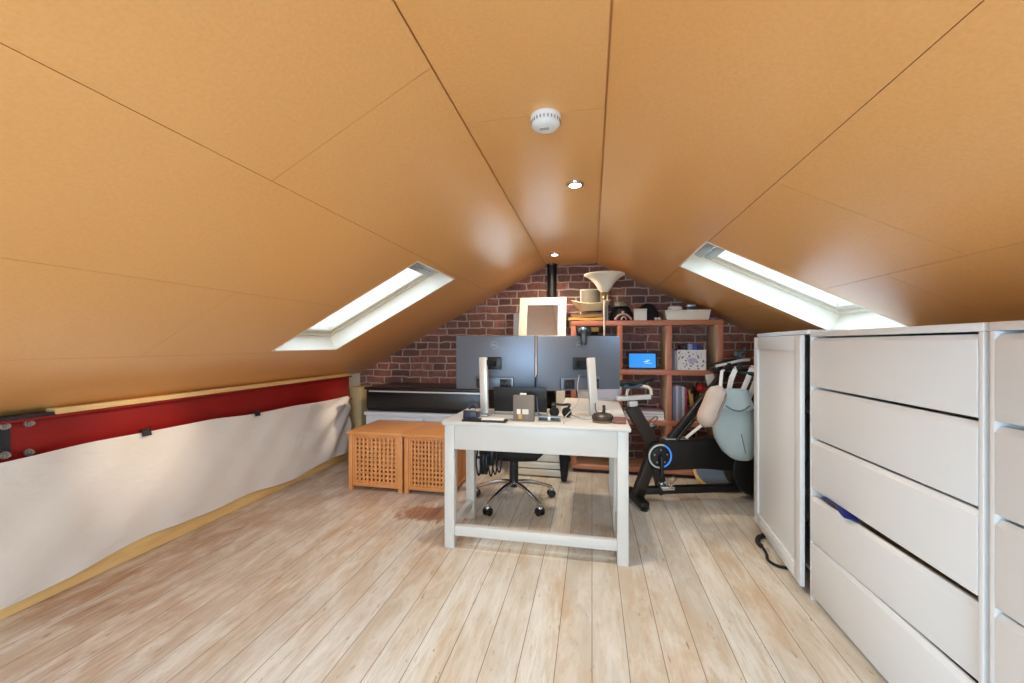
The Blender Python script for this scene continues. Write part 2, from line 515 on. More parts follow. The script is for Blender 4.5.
# gable behind the camera; window opening added to let in fill light
def front_wall():
    mb = MB()
    w0, w1, h0, h1 = -1.15, .75, .72, 1.62
    y0, y1 = Y0-.18, Y0
    mb.prism([(-2.8, 0), (w0, 0), (w0, zL(1.15)+.03), (-2.8, zL(2.8)+.03)], 1, y0, y1)
    mb.prism([(w1, 0), (2.7, 0), (2.7, zR(2.7)+.03), (w1, zR(w1)+.03)], 1, y0, y1)
    mb.prism([(w0, 0), (w1, 0), (w1, h0), (w0, h0)], 1, y0, y1)
    mb.prism([(w0, h1), (w1, h1), (w1, zR(w1)+.03), (AR, ZC+.03), (-AL, ZC+.03), (w0, zL(1.15)+.03)], 1, y0, y1)
    return mb
struct(front_wall().build('wall_front', M['wallpaint'], origin=(0, 0, 0)))
struct(MB().box(-2.72, -2.56, Y0, Y1, 0, 1.0, 0).build('wall_left', M['wallpaint'], origin=(0, 0, 0)))
struct(MB().box(2.3, 2.46, Y0, Y1, 0, .95, 0).build('wall_right', M['wallpaint'], origin=(0, 0, 0)))

def frame_of(side):
    """local (u along +y of the room, v down the slope, w outward) -> world, for either slope"""
    s, a = (SL, AL) if side < 0 else (SR, AR)
    L = math.hypot(1, s)
    v = Vector((side/L, 0, -s/L)); u = Vector((0, 1, 0)); w = Vector((side*s/L, 0, 1/L))
    o = Vector((-AL if side < 0 else AR, 0, ZC))
    return Matrix(((u.x, v.x, w.x, o.x), (u.y, v.y, w.y, o.y), (u.z, v.z, w.z, o.z), (0, 0, 0, 1))), L

def rects_minus(rect, holes):
    out = [rect]
    for hx0, hx1, hy0, hy1 in holes:
        nxt = []
        for x0, x1, y0, y1 in out:
            if hx0 >= x1 or hx1 <= x0 or hy0 >= y1 or hy1 <= y0:
                nxt.append((x0, x1, y0, y1)); continue
            if hx0 > x0: nxt.append((x0, hx0, y0, y1))
            if hx1 < x1: nxt.append((hx1, x1, y0, y1))
            a, b = max(x0, hx0), min(x1, hx1)
            if hy0 > y0: nxt.append((a, b, y0, hy0))
            if hy1 < y1: nxt.append((a, b, hy1, y1))
        out = nxt
    return out

SKY = {-1: (1.02, 2.04), 1: (.58, 1.50)}          # horizontal run of each opening (|x|)
SKYY = [(2.235, 2.905), (-.95, -.20)]             # along the room; the second pair is unseen, added behind the camera for fill
def slope(side, rows, cols):
    m, L = frame_of(side); a0 = AL if side < 0 else AR
    holes = [(y0, y1, (SKY[side][0]-a0)*L, (SKY[side][1]-a0)*L) for y0, y1 in SKYY]
    mb = MB(); G = .0011
    for i in range(len(rows)-1):
        v0, v1 = (rows[i]-a0)*L, (rows[i+1]-a0)*L
        cs = [Y0]+cols[i]+[Y1]
        for j in range(len(cs)-1):
            for r in rects_minus((cs[j]+G, cs[j+1]-G, v0+G, v1-G), holes):
                mb.box(r[0], r[1], r[2], r[3], 0, .012, 0, mat=m)
    for r in rects_minus((Y0, Y1, 0, (rows[-1]-a0)*L), holes):
        mb.box(r[0], r[1], r[2], r[3], .0125, .05, 0, mat=m)
    return mb
struct(slope(-1, [.455, .990, 1.526, 2.060, 2.575], [[-1.35, 1.088, 3.53], [.2, 2.64], [-.96, 1.484, 3.92], [-1.9, .54]]).build('ceiling', M['board'], origin=(0, 0, 0)))
struct(slope(1, [.048, .591, 1.112, 1.66, 2.35], [[-1.9, .54], [-.99, 1.453, 3.9], [-.64, 1.80], [.1, 2.5]]).build('ceiling', M['board'], origin=(0, 0, 0)))
ms = MB()
for y0, y1 in ((Y0, -1.05), (-1.05, 1.39), (1.39, 3.83), (3.83, Y1)):
    ms.box(-AL+.004, AR-.006, y0+.0012, y1-.0012, ZC, ZC+.012, 0)
ms.box(-AL-.03, AR+.03, Y0, Y1, ZC+.0125, ZC+.06, 0)
struct(ms.build('ceiling', M['board'], origin=(0, 0, 0)))

def skylight(n, side, y0, y1):
    m, L = frame_of(side); a0 = AL if side < 0 else AR
    v0, v1 = (SKY[side][0]-a0)*L, (SKY[side][1]-a0)*L
    root = bpy.data.objects.new('window_%d' % n, None); COL.objects.link(root); root['kind'] = 'structure'
    c = m @ Vector(((y0+y1)/2, (v0+v1)/2, 0)); root.location = c
    D = .15; t = .012
    mb = MB()
    mb.box(y0+.0005, y0+t, v0+.0005, v1-.0005, -.001, D, 0, mat=m); mb.box(y1-t, y1-.0005, v0+.0005, v1-.0005, -.001, D, 0, mat=m)
    mb.box(y0+t, y1-t, v0+.0005, v0+t, -.001, D, 0, mat=m); mb.box(y0+t, y1-t, v1-t, v1-.0005, -.001, D, 0, mat=m)
    mb.build('reveal', M['reveal'], root)
    fr = MB(); w = .045
    for a, b, c_, d in ((y0, y0+w, v0, v1), (y1-w, y1, v0, v1), (y0+w, y1-w, v0, v0+w), (y0+w, y1-w, v1-w, v1)):
        fr.box(a, b, c_, d, D-.035, D+.03, .003, mat=m)
    f = fr.build('window_frame', M['frame_white'], root)
    sa = MB(); w2 = .085
    for a, b, c_, d in ((y0+w, y0+w2, v0+w, v1-w), (y1-w2, y1-w, v0+w, v1-w), (y0+w2, y1-w2, v0+w, v0+w2), (y0+w2, y1-w2, v1-w2, v1-w)):
        sa.box(a, b, c_, d, D-.02, D+.02, .003, mat=m)
    s = sa.build('sash', M['frame_white'], root)
    MB().box(y0+w2, y1-w2, v0+w2, v1-w2, D, D+.006, 0, mat=m).build('pane', M['glass'], s)
    hb = MB()
    hb.box(y0+.06, y1-.06, v0+.052, v0+.10, D-.06, D-.036, .004, mat=m)
    hb.box(y0+.06, y1-.06, v0+.115, v0+.165, D-.05, D-.022, .004, mat=m)
    for k in range(7):
        q = y0+.10+k*(y1-y0-.2)/6
        hb.box(q-.006, q+.006, v0+.10, v0+.116, D-.05, D-.03, .001, mat=m)
    hb.build('ventilation_bar', M['alu'], root)
    return m, v0, v1, D
sky_lights = []
n = 1
for y0, y1 in SKYY:
    for side in (-1, 1):
        m, v0, v1, D = skylight(n, side, y0, y1); n += 1
        sky_lights.append((m, y0, y1, v0, v1, D))
# unseen window added in the gable behind the camera for fill light
w3 = bpy.data.objects.new('window_5', None); COL.objects.link(w3); w3['kind'] = 'structure'; w3.location = (-.2, Y0-.1, .72)
g = MB()
for a, b, c_, d in ((-1.15, -1.09, .72, 1.62), (.69, .75, .72, 1.62), (-.23, -.17, .72, 1.62), (-1.15, .75, .72, .78), (-1.15, .75, 1.56, 1.62)):
    g.box(a, b, Y0-.13, Y0-.07, c_, d, .004)
wf = g.build('window_frame', M['frame_white'], w3)
MB().box(-1.13, .73, Y0-.104, Y0-.098, .74, 1.6, 0).build('pane', M['glass'], wf)

struct(MB().box(-2.56, -2.475, Y0, 3.80, 0, .115, .003).build('baseboard_left', M['pine'], origin=(0, 0, 0)))
struct(MB().box(-2.53, -2.462, 1.42, 3.72, .850, .878, .003).build('trim_1', M['pine'], origin=(0, 0, 0)))
struct(MB().box(-2.53, -2.466, Y0, 1.415, .8485, .864, .002).build('gap_shade_strip', M['splice'], origin=(0, 0, 0)))  # dark strip added in place of the shaded gap above the beam
struct(MB().box(-2.53, -2.395, 3.84, 4.07, 0, .72, .004).build('trim_2', M['pine_post'], origin=(0, 0, 0)))

# ------------------------------------------------------------------ left eave: steel beam and dust sheet
bt = thing('steel_beam', 'long red painted steel beam under the left slope above the white sheet', 'beam', (-2.5, 1.0, .6))
mb = MB(); mb.box(-2.53, -2.505, Y0+.02, 3.79, .60, .848, .002)
mb.build('web', M['red'], bt)
mb = MB(); mb.box(-2.53, -2.468, Y0+.02, 3.79, .836, .848, .002).box(-2.53, -2.468, Y0+.02, 3.79, .598, .61, .002)
mb.build('flange', M['red'], bt)
o = MB().box(-2.505, -2.492, .72, 1.285, .685, .832, .003).build('splice_plate', M['splice'], bt); o['label'] = 'slate grey bolted splice plate'
for y, z in ((1.262, .826), (1.345, .822), (1.215, .765), (1.262, .700), (1.345, .690), (1.13, .826), (1.13, .70)):
    x = -2.492 if y < 1.285 else -2.505
    b = MB(); b.cyl((x, y, z), (x+.012, y, z), .016, n=20).cyl((x+.012, y, z), (x+.026, y, z), .0125, n=6).cyl((x+.026, y, z), (x+.036, y, z), .007, n=12)
    b.build('bolt', M['bolt'], bt)

def sheet_fn(u, v):
    y = Y0+.05+u*(3.70-Y0-.05)
    # top edge sags between the fixings
    top = .683+.006*math.sin(y*4.1+.6)+.003*math.sin(y*9.3)
    if y > 2.2: top -= .040*min(1, (y-2.2)/1.2)
    bot = .078+.018*math.sin(y*3.3+1.2)+.01*math.sin(y*8.1)
    z = bot+(top-bot)*v
    belly = .018*math.sin(math.pi*v)
    f = .004*math.sin((y+z*1.25)*9)*(.3+.7*(1-v))
    f += .003*math.sin((y*1.9-z*1.6)*9+1.1)
    f += .002*math.sin(y*26+z*6)*(1-v)
    if y > 2.9:                                        # folds pulled to the top corner
        k = min(1, (y-2.9)/.5)
        ang = math.atan2(.70-z, 3.85-y)
        f += k*.013*math.sin(ang*17)
    return (-2.452+belly+f, y, z)
cs = MB().grid(sheet_fn, 260, 30, .003).build('hanging_dust_sheet', M['sheet'])
tag(cs, 'long white dust sheet hung from the red beam along the left eave', 'dust sheet')
for y, z, lb in ((1.79, .690, 'small black clip on the top edge of the white sheet, nearer one'), (2.545, .668, 'small black clip on the top edge of the white sheet, farther one')):
    c = thing('bulldog_clip', lb, 'clip', (-2.44, y, z-.03), group='clips holding the sheet')
    MB().prism([(-2.462, z+.012), (-2.44, z+.012), (-2.43, z-.022), (-2.436, z-.022), (-2.446, z+.004), (-2.462, z+.004)], 1, y-.022, y+.022).build('jaw', M['black'], c)
    MB().tube([(-2.436, y-.014, z+.008), (-2.424, y-.010, z+.028), (-2.424, y+.010, z+.028), (-2.436, y+.014, z+.008)], .0025, 8).build('lever', M['black'], c)

# ------------------------------------------------------------------ ceiling fittings
def downlight(x, y, label):
    t = thing('ceiling_downlight', label, 'ceiling light', (x, y, ZC), group='recessed downlights in the flat ceiling strip')
    MB().lathe([(.030, -.010), (.034, -.012), (.043, -.010), (.046, -.003), (.046, .0), (.030, 0)], (x, y, ZC), 36, close=True).build('bezel', M['chrome'], t)
    MB().cyl((x, y, ZC-.003), (x, y, ZC+.0), .0295, n=28).build('lens', M['lamp_on'], t)
    return t
downlight(-.083, 2.02, 'round chrome downlight in the ceiling strip just past the smoke alarm')
downlight(-.325, 3.56, 'round chrome downlight in the ceiling strip near the brick wall')
x, y = -.16, 1.405
t = thing('smoke_alarm', 'round white smoke alarm on the flat ceiling strip', 'smoke alarm', (x, y, ZC))
MB().lathe([(.0, -.041), (.030, -.041), (.044, -.037), (.050, -.030), (.0505, -.012), (.0535, -.010), (.0535, 0), (0, 0)], (x, y, ZC), 48).build('body', M['white'], t)
mb = MB()
for k in range(24):
    a = 2*math.pi*k/24
    mb.bar((x+.0498*math.cos(a), y+.0498*math.sin(a), ZC-.026), (x+.0498*math.cos(a), y+.0498*math.sin(a), ZC-.016), .004, .003, 0)
o = mb.build('vent_slots', M['taupe'], t); o['label'] = 'grey vent slots around the rim'
o = MB().box(x-.020, x+.012, y-.0005-.008, y+.008, ZC-.0425, ZC-.0405, .001).build('test_button', M['alu'], t)

# ------------------------------------------------------------------ storage boxes with lattice sides
def lattice(mb, p0, ux, w, h, depth_dir, nh, nv):
    """pierced panel: frame + crossing slats, on the plane through p0 spanned by ux (horizontal) and z"""
    p0 = Vector(p0); ux = Vector(ux); dn = Vector(depth_dir)
    def slab(a0, a1, z0, z1, d0, d1):
        pts = [p0+ux*a+dn*d for a in (a0, a1) for d in (d0, d1)]
        mb.box(min(p.x for p in pts), max(p.x for p in pts), min(p.y for p in pts), max(p.y for p in pts), p0.z+z0, p0.z+z1, .001)
    fr = .014
    slab(0, fr, 0, h, 0, .02); slab(w-fr, w, 0, h, 0, .02)
    slab(fr, w-fr, 0, fr, 0, .02); slab(fr, w-fr, h-fr, h, 0, .02)
    iw, ih = w-2*fr, h-2*fr
    g = .56
    pw = iw/(nh+.5); pz = ih/(nv+.5)
    for k in range(nh+1):
        a = fr+k*pw+pw*.0; slab(a, a+pw*g, fr, h-fr, .004, .009)
    for k in range(nv+1):
        z = fr+k*pz; slab(fr, w-fr, z, z+pz*g, .0092, .0135)
def storage_box(x0, x1, label):
    y0, y1 = 2.925, 3.40
    t = thing('storage_box', label, 'storage box', ((x0+x1)/2, (y0+y1)/2, 0), group='wooden lattice storage boxes')
    p = .035
    for a in (x0, x1-p):
        for b in (y0, y1-p):
            MB().box(a, a+p, b, b+p, 0, .448, .003).build('corner_post', M['acacia_v'], t)
    mb = MB(); lattice(mb, (x0+p, y0+.006, .045), (1, 0, 0), x1-x0-2*p, .40, (0, 1, 0), 10, 10); mb.build('front_panel', M['acacia_v'], t)
    for xx, dd in ((x1-.006, (-1, 0, 0)), (x0+.006, (1, 0, 0))):
        mb = MB(); lattice(mb, (xx, y0+p, .045), (0, 1, 0), y1-y0-2*p, .40, dd, 10, 10); mb.build('side_panel', M['acacia_v'], t)
    MB().box(x0+p, x1-p, y1-.02, y1-.006, .045, .445, .001).build('back_panel', M['acacia_v'], t)
    MB().box(x0+.01, x1-.01, y0+.01, y1-.01, .03, .045, .001).build('bottom', M['acacia'], t)
    MB().box(x0-.012, x1+.002 if x0 < -1.7 else x1+.012, y0-.014, y1+.012, .449, .474, .004).build('lid', M['acacia'], t)
storage_box(-1.940, -1.470, 'wooden lattice storage box at the left, beside the white sheet')
storage_box(-1.452, -1.045, 'wooden lattice storage box partly behind the desk leg')

# white low cabinet and the black case on top
t = thing('low_cabinet', 'low white cabinet behind the wooden boxes carrying the black case', 'cabinet', (-1.56, 3.78, 0))
MB().box(-2.13, -.96, 3.50, 4.05, .05, .50, .003).build('body', M['white'], t)
MB().box(-2.145, -.95, 3.485, 4.06, .50, .533, .003).build('top', M['white'], t)
MB().box(-2.10, -.98, 3.53, 4.03, 0, .05, .001).build('plinth', M['white'], t)
for a in (-2.125, -1.54):
    d = MB().box(a, a+.575, 3.484, 3.50, .06, .49, .003).build('door', M['white'], t)
    MB().cyl((a+(.53 if a < -2 else .045), 3.484, .40), (a+(.53 if a < -2 else .045), 3.462, .40), .012, n=16).build('knob', M['alu'], d)
t = thing('long_case', 'long black case with a silver line along it, on the low white cabinet', 'case', (-1.56, 3.75, .534))
MB().prism([(3.53, .534), (4.0, .534), (4.0, .742), (3.50, .742), (3.50, .575)], 0, -2.13, -.96, .006).build('body', M['gloss_black'], t)
MB().box(-2.145, -.945, 3.485, 4.01, .744, .764, .005).build('lid', M['gloss_black'], t)
MB().box(-2.10, -.99, 3.494, 3.4995, .722, .736, .001).build('silver_strip', M['silver'], t)

# ------------------------------------------------------------------ flue, tall mirror, canvas
t = thing('flue_pipe', 'black round flue pipe rising to the ceiling in front of the brick wall', 'pipe', (-.395, 4.02, 0))
MB().cyl((-.395, 4.02, 0), (-.395, 4.02, 1.975), .047, n=32).build('pipe', M['satin_black'], t)
MB().lathe([(.048, 1.962), (.052, 1.964), (.054, 1.979), (.048, 1.979)], (-.395, 4.02, 0), 32, close=True).build('ceiling_collar', M['black'], t)
def mirror():
    W, Hh, fw = .458, 1.462, .078
    t = thing('leaning_mirror', 'tall white framed mirror leaning on the brick wall behind the monitors', 'mirror', (-.472, 3.583, .2095))
    t.rotation_euler = (R(-13.2), 0, 0)
    mb = MB()
    for a, b, c, d in ((-W/2, -W/2+fw, 0, Hh), (W/2-fw, W/2, 0, Hh), (-W/2+fw, W/2-fw, 0, fw), (-W/2+fw, W/2-fw, Hh-fw, Hh)):
        mb.box(a, b, -.014, .016, c, d, .004)
    mb.build('frame', M['frame_white'], t, local=True)
    mb = MB()
    i = fw-.012
    for a, b, c, d in ((-W/2+i, -W/2+fw, i, Hh-i), (W/2-fw, W/2-i, i, Hh-i), (-W/2+fw, W/2-fw, i, fw), (-W/2+fw, W/2-fw, Hh-fw, Hh-i)):
        mb.box(a, b, -.019, -.014, c, d, .002)
    mb.build('beading', M['frame_white'], t, local=True)
    MB().box(-W/2+fw-.004, W/2-fw+.004, -.004, .002, fw-.004, Hh-fw+.004, 0).build('mirror_glass', M['mirror'], t, local=True)
mirror()
t = thing('slatted_crate', 'low white slatted crate on the floor under the tall mirror', 'crate', (-.48, 3.70, 0))
for k in range(3):
    MB().box(-.735, -.225, 3.530, 3.546, .012+.064*k, .068+.064*k, .003).build('slat', M['frame_white'], t)
for a in (-.733, -.247):
    for b in (3.5465, 3.84):
        MB().box(a, a+.02, b, b+.02, 0, .198, .002).build('corner_post', M['frame_white'], t)
MB().box(-.735, -.713, 3.567, 3.8395, .012, .196, .002).build('side_panel', M['frame_white'], t)
MB().box(-.247, -.225, 3.567, 3.8395, .012, .196, .002).build('side_panel', M['frame_white'], t)
MB().box(-.738, -.222, 3.527, 3.865, .1985, .2085, .002).build('top', M['frame_white'], t)
t = thing('blank_canvas', 'plain white canvas edge showing behind the left of the tall mirror', 'canvas', (-.70, 3.93, 0))
t.rotation_euler = (R(-4.5), 0, 0)
MB().box(-.09, .20, -.016, .010, 0, 1.50, .004).build('cloth', M['paper'], t, local=True)
mb = MB().box(-.085, -.05, .0105, .026, .005, 1.495, .001).box(.155, .19, .0105, .026, .005, 1.495, .001); mb.build('stretcher_bars', M['pine_post'], t, local=True)

# ------------------------------------------------------------------ bookshelf, three by three
BX0, BX1, BY0, BY1 = -.190, 1.107, 3.725, 4.045
BT = .044
bz = [.0, .455, .905, 1.347]      # board undersides
t = thing('bookshelf', 'open wooden cube bookshelf against the brick wall', 'bookshelf', ((BX0+BX1)/2, (BY0+BY1)/2, 0))
bxs = [BX0, .247-.022, .668-.022, BX1-BT]
for k, z in enumerate([.035, .455, .905, 1.347]):
    o = MB().box(BX0, BX1, BY0+.012, BY1, z, z+(BT if k else .03), .001).build('shelf_board', M['shelf'], t)
    o2 = MB().box(BX0, BX1, BY0, BY0+.0118, z, z+(BT if k else .03), .002).build('lipping', M['lipping'], o)
for x in bxs:
    for z0, z1 in ((.0655, .4548), (.4995, .9048), (.9495, 1.3468)):
        o = MB().box(x, x+BT, BY0+.012, BY1, z0, z1, .001).build('upright', M['shelf_side_lit'], t)
        MB().box(x, x+BT, BY0, BY0+.0118, z0, z1, .002).build('lipping', M['lipping'], o)
MB().box(BX0+.02, BX1-.02, BY0+.03, BY1-.02, 0, .0348, .001).build('plinth', M['brownblack'], t)
ST = 1.347+BT+.0005   # top of the shelf
S2 = .905+BT+.0005; S1 = .455+BT+.0005; S0 = .0655

def book(x, w, h, d, z, c, label, y=None, lean=0.):
    y = BY0+.05 if y is None else y
    t = thing('book', label, 'book', (x, y, z), group='books in the bookshelf')
    m = MB()
    m.box(0, .002, 0, d, 0, h, .0005).box(w-.002, w, 0, d, 0, h, .0005).box(.002, w-.002, 0, .003, 0, h, .0005)
    m.build('cover', book_mat(c), t, local=True)
    MB().box(.0022, w-.0022, .0032, d-.004, .003, h-.003, 0).build('pages', M['paper'], t, local=True)
    t.rotation_euler = (0, lean, 0)
    return t

# right column, upper cell: printed card in front of a row of books
x = .706
for w, h, c, lb in ((.022, .175, (110, 112, 128), 'grey upright book at the left end of the row behind the printed card'),
                    (.026, .170, (186, 180, 178), 'pale upright book second from left behind the printed card'),
                    (.030, .185, (120, 92, 100), 'dull maroon book in the row behind the printed card'),
                    (.030, .218, (84, 40, 64), 'dark plum book in the row behind the printed card')):
    book(x, w, h, .16, S2, c, lb, y=BY0+.075); x += w+.002
for w, h, c, lb in ((.040, .232, (150, 158, 196), 'pale blue thick book standing behind the right of the printed card'),
                    (.036, .228, (70, 84, 160), 'mid blue book standing right of the pale blue one'),
                    (.030, .220, (44, 48, 112), 'navy blue book at the right end of the upper row'),
                    (.020, .205, (52, 60, 72), 'thin slate book closing the upper row on the right')):
    book(x+.014, w, h, .16, S2, c, lb, y=BY0+.075); x += w+.002
t = thing('printed_card', 'white card box with dark spotted print standing in front of the books', 'card', (.862, BY0+.050, S2))
t.rotation_euler = (R(-4), 0, R(-2))
MB().box(-.118, .118, -.012, .004, 0, .178, .002).build('box', M['paper'], t, local=True)
MB().box(-.111, .111, -.0136, -.0122, .006, .172, 0).build('print', M['pattern'], t, local=True)
# middle column, upper cell: tablet with a blue screen
t = thing('digital_tablet', 'small screen showing bright blue, standing in the bookshelf', 'tablet', (.446, BY0+.05, S2+.001))
t.rotation_euler = (R(-8), 0, 0)
MB().box(-.126, .126, -.008, .006, .0, .156, .004).build('body', M['black'], t, local=True)
s = MB().box(-.114, .114, -.0092, -.0081, .016, .142, 0).build('screen', M['screen'], t, local=True)
mb = MB(); mb.box(.012, .052, -.0097, -.0093, .066, .072, 0).box(.030, .066, -.0097, -.0093, .080, .085, 0).box(.022, .08, -.0097, -.0093, .054, .057, 0)
mb.build('screen_marks', M['screen_cloud'], s, local=True)
mb = MB().bar((0, .006, .07), (0, .05, .016), .05, .004); mb.build('stand', M['black'], t, local=True)
# right column, middle cell: books and tools
x = .706
for w, h, c, lb in ((.024, .300, (128, 132, 150), 'tall grey blue book, leftmost in the middle right cell'),
                    (.022, .310, (200, 196, 198), 'tall pale grey book second from left in the middle right cell'),
                    (.026, .305, (150, 150, 168), 'tall slate book in the middle right cell'),
                    (.022, .300, (216, 208, 206), 'tall white book in the middle right cell'),
                    (.020, .290, (176, 60, 84), 'tall crimson book in the middle right cell')):
    book(x, w, h, .2, S1, c, lb, y=BY0+.05); x += w+.0015
t = thing('tool_pot', 'dark pot holding the coloured handles beside the tall books', 'pot', (.915, BY0+.10, S1))
MB().lathe([(0, 0), (.066, 0), (.072, .10), (.068, .10), (.062, .006), (0, .006)], (.915, BY0+.10, S1), 32).build('pot', M['brown'], t)
for k, (dx, dy, tx, h, mt, lb) in enumerate(((-.035, -.02, -.10, .25, 'yellow_plastic', 'yellow handle standing at the left of the dark pot'),
        (-.010, .025, -.02, .27, 'fabric_black', 'black handle standing in the middle of the dark pot'),
        (-.03, -.038, -.06, .22, 'mustard', 'mustard handle standing at the front of the dark pot'),
        (.038, .010, .10, .25, 'brown', 'brown handle leaning right in the dark pot'))):
    p = Vector((.915+dx, BY0+.10+dy, S1+.008)); q = p+Vector((tx*.3, 0, h))
    h_ = thing('hand_tool', lb, 'tool', tuple(p), group='tools in the pot')
    MB().tube([p, p.lerp(q, .6), q], lambda s: .009 if s < .5 else .011, 10, smooth=1).build('shaft', M[mt], h_)
    MB().ball(q, .013, .013, .016, 14).build('end', M[mt], h_)
p = Vector((.925, BY0+.09, S1+.008)); q = Vector((.945, BY0+.08, S1+.26))
h_ = thing('rattle', 'round red headed rattle standing in the dark pot', 'toy', tuple(p))
MB().tube([p, q], .008, 10).build('handle', M['yellow_plastic'], h_)
MB().ball(q+Vector((0, 0, .03)), .042, .042, .040).build('head', M['red_plastic'], h_)
# middle column, middle cell: flat stack of papers and books
z = S1
for k, (w, d, h, c, lb) in enumerate(((.36, .24, .030, (172, 160, 190), 'lilac folder at the bottom of the flat stack in the middle cell'),
        (.34, .23, .022, (206, 200, 214), 'pale lilac folder in the middle of the flat stack'),
        (.35, .22, .026, (178, 146, 170), 'mauve folder on top of the flat stack in the middle cell'))):
    x0 = .455-w/2+(.008 if k == 1 else 0)
    f = thing('folder', lb, 'folder', (x0, BY0+.03, z), group='folders lying in the middle cell')
    m = MB(); m.box(0, w, 0, d, 0, .002, .0004).box(0, w, 0, d, h-.002, h, .0004).box(0, .002, 0, d, .002, h-.002, .0004); m.build('cover', book_mat(c), f, local=True)
    MB().box(.0025, w-.004, .004, d-.004, .0022, h-.0022, 0).build('papers', M['paper'], f, local=True)
    z += h+.0005
# left column
t = thing('box_file', 'dark box file with a mustard lid in the top left cell of the bookshelf', 'box', (.01, BY0+.13, S2))
MB().box(-.10, .055, BY0+.04, BY0+.26, S2, S2+.345, .003).build('body', M['fabric_black'], t)
MB().box(-.105, .060, BY0+.035, BY0+.265, S2+.3455, S2+.385, .004).build('lid', M['mustard'], t)
for k, (x0, x1, h, lb) in enumerate(((-.12, -.03, .30, 'white box in the middle left cell, seen left of the monitor stand'), (.00, .09, .33, 'white box in the middle left cell, seen just left of the desk sheet'))):
    b = thing('white_box', lb, 'box', ((x0+x1)/2, BY0+.12, S1), group='white boxes in the middle left cell')
    MB().box(x0, x1, BY0+.05, BY0+.24, S1, S1+h*.78, .003).build('body', M['paper'], b)
    MB().box(x0-.003, x1+.003, BY0+.047, BY0+.243, S1+h*.78, S1+h, .003).build('lid', M['frame_white'], b)
    MB().box(x0+.02, x1-.03, BY0+.049, BY0+.0503, S1+.06, S1+.12, 0).build('window', M['fabric_black'], b)

# on top of the shelf ---------------------------------------------------------
t = thing('picture_frame', 'thin white square frame standing behind the straw hat', 'picture frame', (.02, 4.0, ST))
mb = MB(); a0, a1, h = -.115, .155, .33
for q in ((a0, a0+.014, 0, h), (a1-.014, a1, 0, h), (a0+.014, a1-.014, 0, .014), (a0+.014, a1-.014, h-.014, h)):
    mb.box(q[0], q[1], 4.02, 4.04, ST+q[2], ST+q[3], .002)
mb.build('frame', M['frame_white'], t)
MB().box(a0+.012, a1-.012, 4.030, 4.036, ST+.012, ST+h-.012, 0).build('picture', P_('faded_print', (176, 164, 150), .6, var=.15, vscale=8), t)

def wavy_slab(x0, x1, y0, y1, z0, z1, amp, ph):
    def f(u, v):
        return (x0+(x1-x0)*u, y0+(y1-y0)*v, z1+amp*math.sin(u*7+ph)*math.cos(v*4))
    return MB().grid(f, 26, 12, z1-z0)
o = wavy_slab(-.215, .10, 3.735, 3.97, ST+.006, ST+.030, .004, .5).build('folded_blanket', M['mustard']); tag(o, 'mustard folded blanket flat on the shelf top under the straw hat', 'blanket')
o = wavy_slab(-.190, .09, 3.75, 3.95, ST+.036, ST+.062, .004, 2.).build('woven_mat', M['brown']); tag(o, 'brown woven mat between the mustard blanket and the straw hat', 'mat')

def straw_hat(cx, cy, z):
    t = thing('straw_hat', 'cream wide brimmed hat with curled brim on the bookshelf top', 'hat', (cx, cy, z))
    def brim(u, v):
        a = 2*math.pi*u; r = .075+v*.130
        up = (.078+.040*abs(math.cos(a))**2.0)*v**1.2
        return (cx+1.0*r*math.cos(a)*(1-.10*v), cy+.62*r*math.sin(a), z+.016+up)
    mb = MB().grid(brim, 72, 14, .005)
    bmesh.ops.remove_doubles(mb.bm, verts=mb.bm.verts, dist=.0004)
    mb.build('brim', M['straw'], t)
    def crown(u, v):
        a = 2*math.pi*u
        r = .088*(1-.14*v) if v < .8 else .088*.888*(1-((v-.8)/.2)**2.0)
        zz = .018+.20*min(v/.8, 1)+(.012 if v > .8 else 0)*math.sin(math.pi*(v-.8)/.2)
        dent = .028*max(0, 1-abs(math.sin(a))*1.6)*max(0, v-.5)*1.2
        return (cx+.005+r*math.cos(a), cy+.70*r*math.sin(a), z+zz-dent)
    mb = MB().grid(crown, 56, 22, .003)
    bmesh.ops.remove_doubles(mb.bm, verts=mb.bm.verts, dist=.0004)
    mb.build('crown', M['straw_grey'], t)
    MB().lathe([(.0895, .022), (.093, .024), (.089, .078), (.0855, .078)], (cx+.005, cy, z), 48, sy=.705, close=True).build('band', M['hatblack'], t)
straw_hat(-.010, 3.845, ST+.066)

def dome_hat(cx, cy, r, h, label, mt):
    t = thing('felt_hat', label, 'hat', (cx, cy, ST), group='dark hats on the bookshelf top')
    prof = [(r, 0), (r+.004, .004), (r, .010)]+[(r*.985*math.cos(a*math.pi/2/14), .012+(h-.012)*math.sin(a*math.pi/2/14)) for a in range(0, 14)]+[(0, h)]
    MB().lathe(prof, (cx, cy, ST), 48, sy=.98).build('crown', M[mt], t)
    MB().lathe([(r*.995, .012), (r*1.006, .013), (r*1.0, .036), (r*.985, .036)], (cx, cy, ST), 48, sy=.98, close=True).build('band', M['fabric_black'], t)
dome_hat(.272, 3.89, .112, .160, 'black domed hat on the bookshelf top under the grey cap', 'hatblack')
dome_hat(.505, 3.89, .108, .165, 'black domed hat on the bookshelf top, right of the small white box', 'hatblack')
t = thing('flat_cap', 'pale grey cap resting on top of the left black hat', 'cap', (.262, 3.89, ST+.14))
MB().lathe([(.098, -.028), (.101, -.026), (.088, .002), (.060, .020), (.025, .028), (0, .029), (0, .025), (.024, .024), (.057, .016), (.084, -.001)], (.262, 3.89, ST+.162), 40, close=False).build('crown', M['straw_grey'], t)
MB().ball((.262, 3.89, ST+.192), .012, .012, .007).build('button', M['fabric_black'], t)

